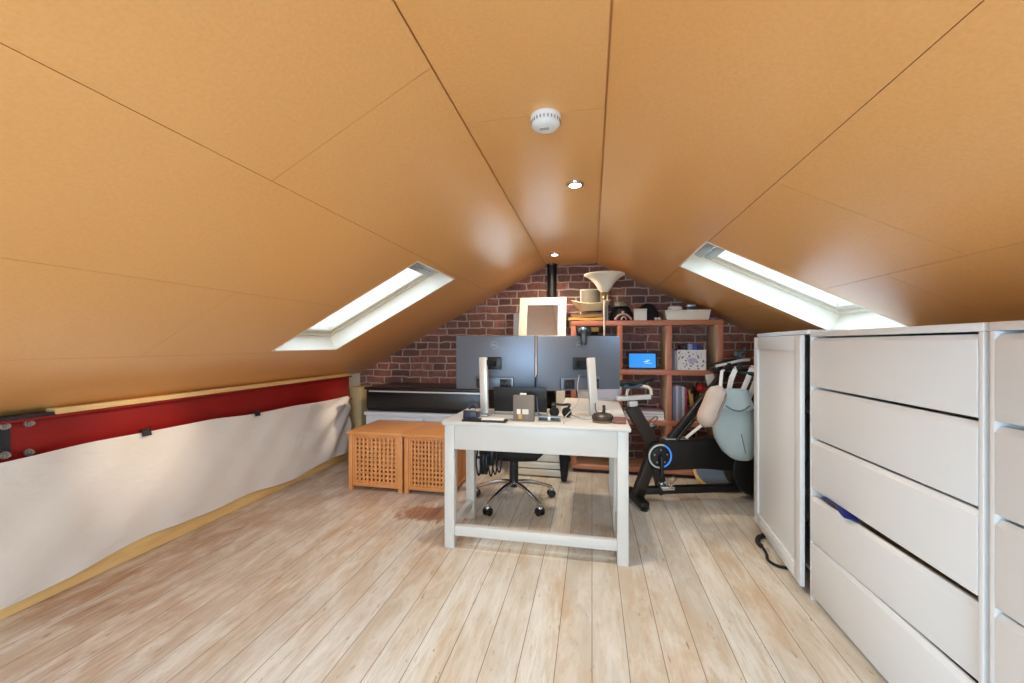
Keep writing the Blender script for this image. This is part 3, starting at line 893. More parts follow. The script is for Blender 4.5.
t = thing('white_box', 'small square white box on the bookshelf top between the black hats', 'box', (.425, 3.775, ST))
MB().box(.370, .480, 3.735, 3.772, ST, ST+.085, .003).build('body', M['paper'], t)
MB().box(.368, .482, 3.733, 3.774, ST+.0855, ST+.104, .003).build('lid', M['frame_white'], t)
t = thing('toy_arch', 'small pink wooden arch toy in front of the left black hat', 'toy', (.28, 3.755, ST))
MB().tube([(.205, 3.755, ST+.010), (.235, 3.755, ST+.052), (.28, 3.755, ST+.062), (.32, 3.755, ST+.048), (.352, 3.755, ST+.010)], .010, 12, smooth=2).build('arch', M['pinkwood'], t)
MB().tube([(.262, 3.755, ST+.008), (.27, 3.755, ST+.035), (.295, 3.755, ST+.035), (.305, 3.755, ST+.008)], .007, 10, smooth=2).build('inner_arch', M['pinkwood'], t)
MB().ball((.275, 3.755, ST+.078), .013).build('head', M['pinkwood'], t)
for x, lb in ((.560, 'small white ball on the bookshelf top, left one of the two'), (.588, 'small white ball on the bookshelf top, right one beside the long tray')):
    tag(MB().ball((x, 3.757, ST+.0145), .0140).build('white_ball', M['paper']), lb, 'ball', 'small white balls')
t = thing('long_tray', 'long flat white box lying on the right of the bookshelf top', 'box', (.82, 3.83, ST))
MB().prism([(.650, ST), (.995, ST), (1.012, ST+.080), (.635, ST+.080)], 1, 3.74, 3.94, .004).build('tray', M['frame_white'], t)
MB().box(.632, 1.015, 3.737, 3.943, ST+.0805, ST+.088, .003).build('rim', M['paper'], t)
o = MB().loft([((.735, 3.84, ST+.089), .052, .05), ((.735, 3.84, ST+.10), .062, .06), ((.735, 3.84, ST+.122), .058, .055), ((.732, 3.84, ST+.132), .040, .035)]).build('paper_packet', M['paper'])
tag(o, 'small white paper packet lying on the long white box', 'packet')
t = thing('tape_box', 'small dark box with a pale lid on the right of the long white box', 'box', (.868, 3.84, ST+.089))
MB().box(.825, .912, 3.80, 3.88, ST+.089, ST+.122, .004).build('body', M['splice'], t)
MB().box(.832, .905, 3.805, 3.875, ST+.1225, ST+.142, .004).build('lid', M['alu'], t)

# uplighter: flared glass bowl on a clamped pole
LX, LY = .108, 3.665
t = thing('uplighter_lamp', 'uplighter with a flared white glass bowl above the bookshelf', 'lamp', (LX, LY, .905))
prof = [(.030, 1.640), (.052, 1.664), (.066, 1.690), (.086, 1.720), (.115, 1.752), (.150, 1.778), (.176, 1.792), (.180, 1.800), (.176, 1.803), (.150, 1.789), (.115, 1.764), (.082, 1.730), (.060, 1.696), (.045, 1.668), (0, 1.650)]
MB().lathe(prof, (LX, LY, 0), 56).build('lamp_shade', M['shade'], t)
MB().lathe([(0, 1.575), (.014, 1.577), (.020, 1.590), (.014, 1.604), (.024, 1.615), (.034, 1.640), (0, 1.645)], (LX, LY, 0), 32).build('socket', M['brass'], t)
MB().cyl((LX, LY, .93), (LX, LY, 1.58), .0085, n=20).build('pole', M['frame_white'], t)
mb = MB(); mb.box(LX-.03, LX+.03, LY-.02, BY0+.05, S2, S2+.018, .003).box(LX-.03, LX+.03, LY-.02, BY0+.05, .878, .9035, .003).box(LX-.03, LX+.03, LY-.022, BY0-.004, .878, S2+.018, .003)
mb.build('clamp', M['silver'], t)

# ------------------------------------------------------------------ the desk
DX0, DX1, DY0, DY1 = -.838, .190, 2.195, 2.655
DT = .735
t = thing('desk', 'white desk in the middle of the room, its return running back at right', 'desk', (-.32, 2.42, 0))
MB().box(DX0-.012, DX1+.012, DY0-.014, DY1+.014, DT-.020, DT, .004).build('desktop', M['desk_white'], t)
LW = .058
for x in (DX0, DX1-LW):
    for y in (DY0, DY1-LW):
        MB().box(x, x+LW, y, y+LW, 0, DT-.0205, .003).build('leg', M['desk_white'], t)
MB().box(DX0+LW, DX1-LW, DY0+.008, DY0+.028, .572, DT-.0205, .002).build('front_apron', M['desk_white'], t)
for x in (DX0+.012, DX1-.032):
    MB().box(x, x+.02, DY0+LW, DY1-LW, .60, DT-.0205, .002).build('side_apron', M['desk_white'], t)
MB().box(DX0+LW, DX1-LW, DY0+.010, DY0+.046, .072, .128, .003).build('front_stretcher', M['desk_white'], t)
for x in (DX0+.012, DX1-.046):
    MB().box(x, x+.034, DY0+LW, DY1-LW, .072, .128, .003).build('side_stretcher', M['desk_white'], t)
MB().box(-.215, DX1+.012, DY1+.0145, 3.34, DT-.020, DT, .004).build('return_top', M['desk_white'], t)
MB().box(.135, .18, 3.26, 3.305, 0, DT-.0205, .003).build('leg', M['desk_white'], t)

def monitor(cx, cy, ang, w, label, stand):
    t = thing('monitor', label, 'monitor', (cx, cy, DT), ang, 'monitors on the desk')
    z0, z1 = .148, .498
    MB().box(-w/2, w/2, -.008, .014, z0, z1, .005).build('housing', M['mon'], t, local=True)
    MB().box(-w/2+.006, w/2-.006, .0142, .0155, z0+.012, z1-.006, 0).build('screen', M['gloss_black'], t, local=True)
    # lower rear hump with the socket recess
    MB().box(-.135, .135, -.030, -.0082, z0+.004, z0+.085, .008).build('socket_hump', M['mon'], t, local=True)
    mb = MB(); mb.box(-.115, -.045, -.0315, -.0302, z0+.012, z0+.072, .0004).box(.045, .122, -.0315, -.0302, z0+.012, z0+.072, .0004)
    mb.build('socket_recess', M['black'], t, local=True)
    mb = MB()
    for k, a in enumerate((-.10, -.08, .062, .082, .1)):
        mb.box(a, a+.010, -.046, -.0316, z0+.03, z0+.05, .002)
    mb.build('plugs', M['splice'], t, local=True)
    MB().tube([(.0+.024*math.cos(k*math.pi/12), -.0087, z1-.060+.024*math.sin(k*math.pi/12)) for k in range(24)], .0013, 6, closed=True).build('round_emblem', M['alu'], t, local=True)
    e = MB()
    # slanted letters inside the ring
    zz = z1-.060
    def seg(x0, z0_, x1, z1_): e.bar((x0, -.0088, zz+z0_), (x1, -.0088, zz+z1_), .0012, .003, 0, up=(0, 0, 1))
    seg(-.016, -.006, -.016, .006); seg(-.016, .006, -.008, 0); seg(-.008, 0, -.016, -.006)
    seg(-.004, .005, .003, .002); seg(-.004, 0, .003, .002); seg(-.004, 0, .003, -.005)
    seg(.006, .006, .006, -.006); seg(.006, -.006, .011, -.006); seg(.0135, .006, .0135, -.006); seg(.0135, -.006, .018, -.006)
    e.build('emblem_letters', M['alu'], t, local=True)
    sx, sy, bs = stand       # local foot of the stand column
    mb = MB(); mb.bar((sx+.010, sy-.012, .012), (sx-.006, sy+.004, .362), .050, .030, .006, up=(0, 1, 0))
    mb.build('stand_column', M['silver'], t, local=True)
    mb = MB(); mb.box(-.05, .05, -.024, -.0083, .28, .36, .006); mb.bar((-.004, -.02, .32), (sx, sy, .33), .05, .036, .006); mb.build('mount', M['black'], t, local=True)
    if bs == 'plate':
        mb = MB().box(sx-.06, sx+.042, sy-.06, sy+.13, .0005, .012, .005); mb.build('stand_base', M['alu'], t, local=True)
    else:
        mb = MB().prism([(sx-.075, sy-.07), (sx+.07, sy-.055), (sx+.10, sy+.12), (sx-.10, sy+.12)], 2, .0005, .013, .004); mb.build('stand_base', M['silver'], t, local=True)
    return t
monitor(-.622, 2.535, R(-3.5), .535, 'left of the two dark grey monitors, its back turned to the room', (-.035, -.115, 'plate'))
monitor(-.080, 2.615, R(24), .565, 'right of the two dark grey monitors, angled, webcam on top', (.012, -.165, 'splay'))

# webcam on the right monitor
wx, wy, wz = -.052, 2.628, DT+.499
t = thing('webcam', 'black webcam clipped on top of the right monitor', 'webcam', (wx, wy, wz))
MB().cyl((wx-.044, wy-.014, wz+.030), (wx+.044, wy+.005, wz+.030), .029, n=28, b=.006).ball((wx, wy-.006, wz+.026), .040, .034, .034, 24).build('body', M['black'], t)
mb = MB().box(wx-.020, wx+.020, wy-.040, wy-.020, wz-.060, wz+.022, .008); mb.build('clip', M['black'], t)
MB().box(wx-.018, wx+.018, wy-.022, wy+.03, wz+.002, wz+.016, .004).build('foot', M['black'], t)
MB().ball((wx-.004, wy-.030, wz+.044), .022, .010, .012).build('lens', M['glass'] if False else P_('blue_grey_lens', (150, 180, 200), .12, .5), t)

# things on the desk ------------------------------------------------------------
def bx(x0, x1, y0, y1, z0, z1, name, mt, par, b=.003): return MB().box(x0, x1, y0, y1, z0, z1, b).build(name, M[mt], par)
E0 = DT+.0008
t = thing('photo_box', 'upright taupe card box with small pictures on its front, on the desk', 'box', (-.386, 2.285, E0))
bx(-.446, -.326, 2.262, 2.300, E0, E0+.148, 'box', 'taupe', t)
bx(-.408, -.372, 2.27, 2.292, E0+.1485, E0+.160, 'tab', 'paper', t)
for x, z, mt in ((-.424, .048, 'paper'), (-.392, .048, 'frame_white'), (-.415, .020, 'mustard'), (-.382, .018, 'taupe')):
    w = .022 if z > .04 and x < -.4 else .036 if z > .04 else .022
    MB().box(x, x+w, 2.2608, 2.2618, E0+z-.006, E0+z+.022, 0).build('picture', M[mt], t)

t = thing('laptop', 'black laptop open on the desk behind the taupe box', 'laptop', (-.48, 2.50, E0))
bx(-.610, -.272, 2.470, 2.655, E0, E0+.016, 'base', 'alu', t, .004)
mt_ = Matrix.Translation((-.441, 2.475, E0+.018)) @ Matrix.Rotation(R(11), 4, 'X')
MB().box(-.168, .168, -.004, .003, 0, .160, .003, mat=mt_).build('lid', M['black'], t)
MB().cyl((-.60, 2.472, E0+.014), (-.28, 2.472, E0+.014), .006, n=14).build('hinge', M['alu'], t)
MB().box(-.60, -.285, 2.52, 2.62, E0+.0163, E0+.018, .0005).build('keyboard', M['black'], t)

t = thing('desk_phone', 'dark grey telephone dock at the left end of the desk', 'telephone', (-.70, 2.315, E0))
MB().prism([(2.27, E0), (2.36, E0), (2.36, E0+.030), (2.275, E0+.052)], 0, -.752, -.672, .006).build('dock', M['splice'], t)
MB().tube([(-.735, 2.325, E0+.052), (-.725, 2.332, E0+.072), (-.700, 2.340, E0+.080), (-.685, 2.335, E0+.056)], .012, 12, smooth=2).build('handset', M['splice'], t)
t = thing('notepad_tray', 'black tray with a pale notepad in front of the left monitor stand', 'tray', (-.56, 2.235, E0))
bx(-.735, -.475, 2.195, 2.262, E0, E0+.010, 'tray', 'black', t, .004)
bx(-.62, -.49, 2.203, 2.256, E0+.0105, E0+.018, 'notepad', 'paper', t, .002)
t = thing('twin_display_unit', 'low grey unit with two dark windows right of the taupe box', 'device', (-.235, 2.30, E0))
bx(-.308, -.172, 2.282, 2.318, E0, E0+.030, 'case', 'alu', t, .006)
for a in (-.300, -.232):
    MB().box(a, a+.052, 2.2805, 2.2818, E0+.006, E0+.025, .0004).build('display', M['black'], t)
t = thing('headphones', 'black headphones lying on the desk right of the laptop', 'headphones', (-.15, 2.49, E0))
for a in (-.225, -.150):
    MB().lathe([(0, -.014), (.024, -.014), (.030, -.006), (.030, .006), (.022, .014), (0, .012)], (a, 2.44, E0+.031), 28, mat=Matrix.Rotation(R(90), 4, 'X') @ Matrix.Rotation(R(25 if a < -.19 else -25), 4, 'Y')).build('ear_cup', M['fabric_black'], t)
MB().tube([(-.235, 2.448, E0+.060), (-.245, 2.52, E0+.070), (-.188, 2.560, E0+.055), (-.130, 2.52, E0+.070), (-.140, 2.448, E0+.060)], .008, 10, smooth=3).build('headband', M['black'], t)
t = thing('joystick_puck', 'round dark bronze puck with an upright stub on the desk', 'controller', (.058, 2.335, E0))
MB().lathe([(0, 0), (.045, 0), (.052, .006), (.060, .020), (.060, .036), (.048, .048), (.030, .053), (0, .054)], (.058, 2.335, E0), 40, sx=1.0, sy=.8).build('body', M['puck'], t)
MB().tube([(.066, 2.335, E0+.052), (.067, 2.335, E0+.075), (.066, 2.335, E0+.096)], .0085, 14).build('stub', M['black'], t)
MB().lathe([(.052, .004), (.055, .004), (.057, .010), (.053, .010)], (.058, 2.335, E0), 40, sy=.8, close=True).build('trim_band', M['brass'], t)
t = thing('wooden_trinket_box', 'small red brown wooden box on the right front corner of the desk', 'box', (.152, 2.315, E0))
bx(.117, .186, 2.29, 2.34, E0, E0+.022, 'body', 'redwood', t)
bx(.115, .188, 2.288, 2.342, E0+.0223, E0+.032, 'lid', 'redwood', t)
# sheet stand on the return
t = thing('tablet_on_stand', 'pale lilac tablet tilted on the back of the desk return', 'tablet', (.115, 3.24, E0))
mm = Matrix.Translation((.115, 3.22, E0+.012)) @ Matrix.Rotation(R(-14), 4, 'Z') @ Matrix.Rotation(R(-22), 4, 'X')
MB().box(-.14, .105, -.006, .003, 0, .165, .006, mat=mm).build('body', M['lilac'], t)
MB().box(-.128, .093, -.0072, -.0062, .010, .155, 0, mat=mm).build('back_plate', P_('lilac_grey', (170, 170, 186), .4), t)
mb = MB().bar((.105, 3.27, E0+.085), (.125, 3.325, E0+.003), .07, .006); mb.build('prop', M['alu'], t)
MB().box(.02, .21, 3.215, 3.245, E0, E0+.012, .003).build('foot', M['alu'], t)

o = MB().tube([(-.075, 2.43, DT+.26), (-.088, 2.42, DT+.18), (-.070, 2.41, DT+.10), (-.118, 2.38, DT+.055), (-.150, 2.31, DT+.030), (-.158, 2.245, DT+.0055), (-.150, 2.222, DT+.0055)], .0026, 8, smooth=3).build('white_cable', M['cable_white'])
tag(o, 'white cable hanging from the right monitor to the desktop', 'cable')
o = MB().tube([(.018, 2.53, DT+.17), (.024, 2.47, DT+.12), (.016, 2.44, DT+.06), (.036, 2.42, DT+.020), (.040, 2.44, DT+.0045)], .0028, 8, smooth=3).build('grey_cable', M['splice'])
tag(o, 'thin grey cable dropping from the right monitor beside its stand', 'cable')
o = MB().tube([(-.340, 2.49, DT+.25), (-.335, 2.47, DT+.17), (-.333, 2.45, DT+.10), (-.325, 2.42, DT+.03), (-.30, 2.40, DT+.0055)], .0045, 8, smooth=3).build('blue_cable', P_('blue_grey_cable', (70, 86, 120), .5))
tag(o, 'blue grey cable hanging in the gap between the two monitors', 'cable')

# bundle of adapters under the desk
t = thing('adapter_bundle', 'black power adapters and leads hanging under the left of the desk', 'power adapter', (-.70, 2.60, .58))
mb = MB().box(-.745, -.690, 2.60, 2.635, .30, .43, .008).box(-.680, -.645, 2.605, 2.635, .36, .46, .008); mb.build('adapter', M['black'], t)
MB().box(-.77, -.60, 2.59, 2.640, .462, .500, .006).build('power_strip', M['black'], t)
MB().box(-.74, -.63, 2.605, 2.62, .500, .7148, .001).build('hanger', M['black'], t)
mb = MB()
for k in range(6):
    a = -.755+.028*k
    mb.tube([(a, 2.60, .47), (a-.012, 2.585, .38), (a+.012, 2.59, .27+.02*(k % 3)), (a+.022, 2.60, .38), (a+.024, 2.605, .47)], .0055, 8, smooth=2)
mb.build('leads', M['fabric_black'], t)

# ------------------------------------------------------------------ office chair
CX, CY = -.575, 2.945
t = thing('office_chair', 'black office chair with chrome star base behind the desk', 'office chair', (CX, CY, 0))
for k in range(5):
    a = R(-115+72*k); d = Vector((math.cos(a), math.sin(a), 0)); c = Vector((CX, CY, 0))
    MB().tube([c+d*.03+Vector((0, 0, .145)), c+d*.12+Vector((0, 0, .140)), c+d*.24+Vector((0, 0, .102)), c+d*.305+Vector((0, 0, .078))], lambda s: .018-.007*s, 12, smooth=2).build('base_arm', M['chrome'], t)
    p = c+d*.305; sd = Vector((-d.y, d.x, 0))
    w = thing_c = MB()
    for s in (-1, 1):
        w.cyl(p+sd*(s*.008)+Vector((0, 0, .028)), p+sd*(s*.026)+Vector((0, 0, .028)), .028, n=24, b=.004)
    cast = w.build('castor', M['black'], t)
    mb = MB().cyl(p+Vector((0, 0, .030)), p+Vector((0, 0, .085)), .007, n=12).ball(p+Vector((0, 0, .052)), .022, .022, .020, 16)
    mb.build('castor_stem', M['chrome'], cast)
MB().cyl((CX, CY, .115), (CX, CY, .165), .034, n=28, b=.004).build('hub', M['black'], t)
MB().cyl((CX, CY, .16), (CX, CY, .345), .034, n=24).build('gas_column', M['black'], t)
mb = MB().box(CX-.11, CX+.09, CY-.09, CY+.12, .338, .378, .008); mb.build('tilt_mechanism', M['black'], t)
mb = MB().tube([(CX-.10, CY-.02, .352), (CX-.20, CY-.05, .350), (CX-.25, CY-.06, .335)], .007, 10).ball((CX-.255, CY-.061, .333), .016, .012, .012, 12); mb.build('lever', M['black'], t)
def seat(u, v):
    a = (u-.5)*2; b = (v-.5)*2
    e = max(abs(a), abs(b))
    rr = .245
    f = (1-.12*abs(a*b)**2)
    return (CX+a*rr*f, CY+.02+b*.235*f, .420+.020*(1-e**6)-.030*max(0, -b)**4)
mb = MB().grid(seat, 24, 24, .05); mb.build('seat', M['fabric_black'], t)
def back(u, v):
    a = (u-.5)*2
    f = 1-.10*v-.10*max(0, v-.85)*4*abs(a)**2
    return (CX+a*.225*f, CY+.285+.09*v-.05*a*a*0-.045*(1-a*a)*0+.03*(1-a*a), .520+v*.38-.03*abs(a)**3*max(0, v-.7))
mb = MB().grid(back, 24, 20, .022); mb.build('backrest', M['fabric_black'], t)
MB().tube([(CX, CY+.11, .36), (CX, CY+.27, .375), (CX, CY+.345, .47), (CX, CY+.375, .66)], .020, 12, smooth=2).build('back_support', M['black'], t)
for s in (-1, 1):
    mb = MB().tube([(CX+s*.20, CY+.06, .395), (CX+s*.272, CY+.06, .41), (CX+s*.275, CY+.06, .58)], .013, 10, smooth=1).box(CX+s*.275-.028, CX+s*.275+.028, CY-.08, CY+.16, .58, .605, .010)
    mb.build('armrest', M['black'], t)

o = MB().loft([((-.235, 3.46, .001), .022, .025), ((-.235, 3.46, .06), .030, .035), ((-.235, 3.46, .20), .042, .042), ((-.235, 3.46, .30), .040, .04), ((-.235, 3.46, .33), .02, .02)]).build('black_pouch', M['fabric_black'])
tag(o, 'slim black pouch standing on the floor beside the bookshelf foot', 'bag')

# ------------------------------------------------------------------ exercise bike (local x runs forward, to the right)
t = thing('exercise_bike', 'black indoor exercise bike with a ring of light at the crank', 'exercise bike', (.47, 3.15, 0), R(16))
def L(o): return o
# main housing
prof = [(-.085, .39), (-.075, .30), (-.04, .258), (.02, .245), (.35, .250), (.66, .215), (.74, .25), (.76, .36), (.72, .47), (.62, .50), (.3, .465), (.02, .462), (-.05, .445)]
MB().prism(prof, 1, -.055, .055, .012).build('housing', M['satin_black'], t, local=True)
# flywheel shroud at the front
MB().cyl((.755, -.07, .235), (.755, .07, .235), .195, n=56, b=.02).build('flywheel_shroud', M['satin_black'], t, local=True)
# A frame
mb = MB(); mb.bar((.005, 0, .44), (-.150, 0, .03), .060, .085, .008); mb.build('rear_leg', M['brownblack'], t, local=True)
mb = MB(); mb.bar((-.01, 0, .31), (.055, 0, .06), .055, .075, .008); mb.build('front_leg', M['brownblack'], t, local=True)
mb = MB(); mb.bar((-.02, 0, .425), (-.195, 0, .715), .055, .095, .008); mb.build('seat_post', M['brownblack'], t, local=True)
mb = MB(); mb.box(-.15, .82, -.03, .03, .062, .112, .006); mb.build('base_rail', M['satin_black'], t, local=True)
for x in (-.155, .79):
    f = MB().box(x-.035, x+.035, -.17, .17, .012, .062, .012).build('foot_bar', M['satin_black'], t, local=True)
    mb = MB()
    for s in (-.15, .15): mb.cyl((x, s, 0), (x, s, .013), .026, n=20)
    mb.build('foot_pad', M['black'], f, local=True)
# seat slider and saddle
mb = MB(); mb.bar((-.30, 0, .775), (-.045, 0, .785), .045, .034, .005); s = mb.build('seat_slider', M['silver'], t, local=True)
mb = MB(); mb.box(-.215, -.150, -.028, .028, .715, .757, .006); mb.build('slider_clamp', M['silver'], t, local=True)
mb = MB(); mb.tube([(-.235, -.02, .80), (-.225, -.02, .855), (-.15, -.02, .872), (-.075, -.02, .864), (-.048, -.02, .845), (-.046, -.02, .80)], .011, 12, smooth=2); mb.build('saddle_rail', M['frame_white'], t, local=True)
def saddle(u, v):
    x = -.305+.285*u; a = (v-.5)*2
    w = .075*(1-u)**1.2+.020
    if u < .08: w *= .6+.4*u/.08
    return (x, a*w, .900+.030*u-.020*a*a+.010*math.sin(u*9))
mb = MB().grid(saddle, 26, 12, .030); mb.build('saddle', M['fabric_black'], t, local=True)
mb = MB().ball((-.262, -.06, .872), .030, .02, .020).tube([(-.28, -.05, .865), (-.20, -.062, .862), (-.13, -.05, .880)], .010, 10, smooth=2); mb.build('saddle_light', P_('slate_blue_plastic', (52, 78, 96), .4), t, local=True)
# crank, ring, pedals
cz = .355; cxx = .005
ring = MB()
def arc(a0, a1):
    return [(cxx+.083*math.cos(R(a)), -.060, cz+.083*math.sin(R(a))) for a in range(a0, a1+1, 6)]
MB().tube(arc(70, 290), .0065, 10).build('ring_light', M['ring_white'], t, local=True)
o = MB().tube(arc(-70, 70), .0065, 10).build('ring_light', M['ring_blue'], t, local=True); o['label'] = 'blue lit half of the crank ring'
MB().cyl((cxx, -.070, cz), (cxx, -.055, cz), .070, n=40, b=.004).build('crank_disc', M['black'], t, local=True)
mb = MB()
for k in range(5):
    a = R(90+72*k); mb.cyl((cxx+.050*math.cos(a), -.074, cz+.050*math.sin(a)), (cxx+.050*math.cos(a), -.0705, cz+.050*math.sin(a)), .006, n=12)
mb.build('crank_bolts', M['alu'], t, local=True)
for s, ang in ((-1, -92), (1, 88)):
    dx, dz = math.cos(R(ang)), math.sin(R(ang)); L_ = .185
    c = MB(); c.bar((cxx, s*.088, cz), (cxx+dx*L_, s*.095, cz+dz*L_), .022, .028, .005, up=(0, 1, 0)); c.cyl((cxx, s*.060, cz), (cxx, s*.100, cz), .018, n=20)
    c = c.build('crank_arm', M['black'], t, local=True)
    px, pz = cxx+dx*L_, cz+dz*L_
    mb = MB(); mb.cyl((px, s*.10, pz), (px, s*.21, pz), .011, n=14)
    for q in (-.045, .033): mb.box(px+q, px+q+.012, min(s*.115, s*.205), max(s*.115, s*.205), pz-.013, pz+.013, .003)
    for q in (.115, .198): mb.box(px-.045, px+.045, min(s*q, s*(q+.008)), max(s*q, s*(q+.008)), pz-.013, pz+.013, .003)
    mb.tube([(px+.01, s*.16-.045, pz+.01), (px+.06, s*.16-.03, pz+.055), (px+.07, s*.16, pz+.07), (px+.06, s*.16+.03, pz+.055), (px+.01, s*.16+.045, pz+.01)], .005, 8, smooth=2)
    mb.build('pedal', M['chrome'], c, local=True)
# front post and handlebar
mb = MB(); mb.bar((.10, 0, .45), (.555, 0, .975), .046, .056, .008); mb.build('front_post', M['satin_black'], t, local=True)
mb = MB(); mb.bar((.14, -.035, .46), (.28, -.035, .62), .018, .022, .003); mb.build('adjuster_tube', M['brownblack'], t, local=True)
mb = MB(); mb.tube([(.76, -.23, .955), (.62, -.225, .965), (.53, -.17, .972), (.52, 0, .975), (.53, .17, .972), (.62, .225, .965), (.76, .23, .955)], .017, 14, smooth=2)
mb.bar((.48, 0, .965), (.76, 0, .985), .12, .030, .008); mb.build('handlebar', M['satin_black'], t, local=True)
for s in (-.05, .05):
    mb = MB(); mb.tube([(.44, s, 1.015), (.52, s, 1.03), (.62, s, 1.055), (.70, s, 1.06)], .011, 12, smooth=1); mb.build('aero_bar', M['silver'] if s < 0 else M['black'], t, local=True)
    mb = MB().box(.52, .55, s-.015, s+.015, .985, 1.04, .004); mb.build('aero_clamp', M['black'], t, local=True)
mb = MB(); mb.bar((.66, 0, .99), (.655, 0, 1.10), .022, .022, .003); mb.bar((.63, 0, 1.10), (.70, 0, 1.125), .03, .024, .006); mb.bar((.625, 0, 1.085), (.63, 0, 1.125), .03, .014, .004); mb.bar((.70, 0, 1.10), (.705, 0, 1.150), .03, .014, .004); mb.ball((.66, -.01, 1.085), .018, .016, .016, 14)
mb.build('phone_clamp', P_('grey_green_plastic', (66, 76, 82), .45), t, local=True)
mb = MB().box(.06, .24, -.04, .04, .4665, .476, .004); mb.build('tray', M['alu'], t, local=True)

# bags hung from the handlebar ---------------------------------------------------
def canvas_bag():
    t = thing('canvas_bag', 'large grey blue canvas bag hung from the exercise bike handlebar', 'bag', (1.02, 3.14, .37))
    prof = [(.352, 1.050, .048, .03), (.366, 1.045, .072, .05), (.41, 1.025, .105, .07), (.50, 1.003, .132, .085), (.60, .994, .140, .085), (.69, .994, .133, .078), (.76, 1.000, .118, .066), (.815, 1.006, .098, .05), (.846, 1.010, .082, .035), (.858, 1.012, .066, .022)]
    MB().loft([((x, 3.135+.02*(z-.6), z), w, d) for z, x, w, d in prof], 40, 2.4).build('body', M['sage'], t)
    def flap(u, v):
        a = (u-.5)*2
        z = .852-.120*v-.022*(1-a*a)*v
        w = .082+.046*v
        return (1.010-.012*v+a*w*.86, 3.135-.036-.050*v-.012*(1-a*a)+.012*abs(a)**3, z)
    MB().grid(flap, 20, 12, .005).build('flap', M['sage'], t)
    MB().tube([(.922, 3.052, .746), (.955, 3.035, .722), (1.0, 3.030, .714), (1.04, 3.035, .724), (1.075, 3.052, .750)], .0055, 8, smooth=2).build('flap_trim', M['sage_dark'], t)
    MB().tube([(1.02, 3.046, .55), (1.035, 3.045, .48), (1.05, 3.055, .42)], .003, 8, smooth=2).build('seam', M['sage_dark'], t)
    for pts in (((.962, 3.115, .848), (.972, 3.10, .93), (1.005, 3.115, .998), (1.02, 3.15, 1.004)), ((1.052, 3.115, .845), (1.075, 3.09, .93), (1.115, 3.125, 1.008), (1.13, 3.165, 1.012)), ((1.10, 3.15, .78), (1.135, 3.10, .93), (1.14, 3.125, 1.006), (1.13, 3.17, 1.012))):
        m = MB()
        for a, b in zip(pts, pts[1:]): m.bar(a, b, .034, .005, .001, up=(0, 1, 0))
        m.build('strap', M['strap'], t)
canvas_bag()
def beige_bag():
    t = thing('crossbody_bag', 'beige rolled crossbody bag hanging left of the grey blue bag', 'bag', (.83, 3.07, .55))
    p, q = Vector((.758, 2.985, .607)), Vector((.868, 2.990, .890))
    def rad(s): return .068*math.sqrt(max(.04, 1-(2*s-1)**4))+.008*math.sin(s*9)*.3
    MB().tube([p.lerp(q, k/12) for k in range(13)], rad, 22).build('body', M['beige'], t)
    MB().tube([p.lerp(q, k/8)+Vector((.034, -.055, -.014)) for k in range(1, 8)], .004, 8).build('zip', M['taupe'], t)
    m = MB(); m.bar(q+Vector((0, 0, -.01)), (.905, 3.08, .985), .022, .005, .001, up=(0, 1, 0)); m.bar((.905, 3.08, .985), (.925, 3.11, .995), .022, .005, .001); m.build('strap', M['strap'], t)
    m = MB(); m.bar(p+Vector((-.01, 0, .01)), (.652, 3.02, .515), .02, .005, .001, up=(0, 1, 0)); m.build('loose_strap', M['strap'], t)
beige_bag()
t = thing('hang_tag', 'blank cream tag hanging from the edge of the bookshelf by the bags', 'tag', (1.0, 3.705, .82))
mm = Matrix.Translation((.985, 3.708, .925)) @ Matrix.Rotation(R(-10), 4, 'Y')
MB().box(-.030, .038, -.001, .001, -.100, -.006, .0008, mat=mm).build('card', M['paper'], t)
MB().tube([(.985, 3.708, .922), (.984, 3.712, .945), (.984, 3.722, .9515)], .0012, 6).build('string', M['strap'], t)

# balance board behind the bike, rucksack by the cabinet
t = thing('balance_board', 'blue grey round wobble board with wooden rim leaning low behind the bike', 'balance board', (1.0, 3.43, 0))
mb_ = Matrix.Translation((1.0, 3.43, .012)) @ Matrix.Rotation(R(36), 4, 'X') @ Matrix.Translation((0, .17, 0))
z_ = (0, 0, 0)
MB().lathe([(0, -.012), (.165, -.012), (.170, -.006), (.170, .006), (.165, .012), (0, .012)], z_, 56, mat=mb_).build('deck', M['pine'], t)
MB().lathe([(0, .0122), (.150, .0122), (.150, .015), (0, .015)], z_, 56, mat=mb_).build('grip_mat', P_('blue_grey_rubber', (110, 124, 138), .6), t)
MB().lathe([(0, -.0122), (.09, -.0122), (.07, -.04), (0, -.055)], z_, 40, mat=mb_).build('dome', M['black'], t)
t = thing('rucksack', 'black rucksack with a red strap on the floor behind the white cabinet', 'rucksack', (1.44, 3.64, 0))
MB().loft([((1.44, 3.66, .001), .12, .09), ((1.44, 3.66, .06), .14, .11), ((1.43, 3.66, .25), .145, .115), ((1.43, 3.66, .40), .125, .10), ((1.43, 3.67, .49), .09, .06), ((1.43, 3.67, .51), .05, .03)], 36).build('body', M['fabric_black'], t)
MB().loft([((1.42, 3.545, .08), .09, .03), ((1.42, 3.540, .15), .10, .035), ((1.42, 3.545, .24), .085, .028)], 28).build('pocket', M['splice'], t)
MB().tube([(1.300, 3.60, .28), (1.262, 3.56, .20), (1.275, 3.53, .13), (1.34, 3.52, .09)], .012, 10, smooth=2).build('strap', M['red_plastic'], t)
t = thing('dark_coat', 'dark coat bundle hung over the front of the exercise bike', 'coat', (1.24, 3.33, .5))
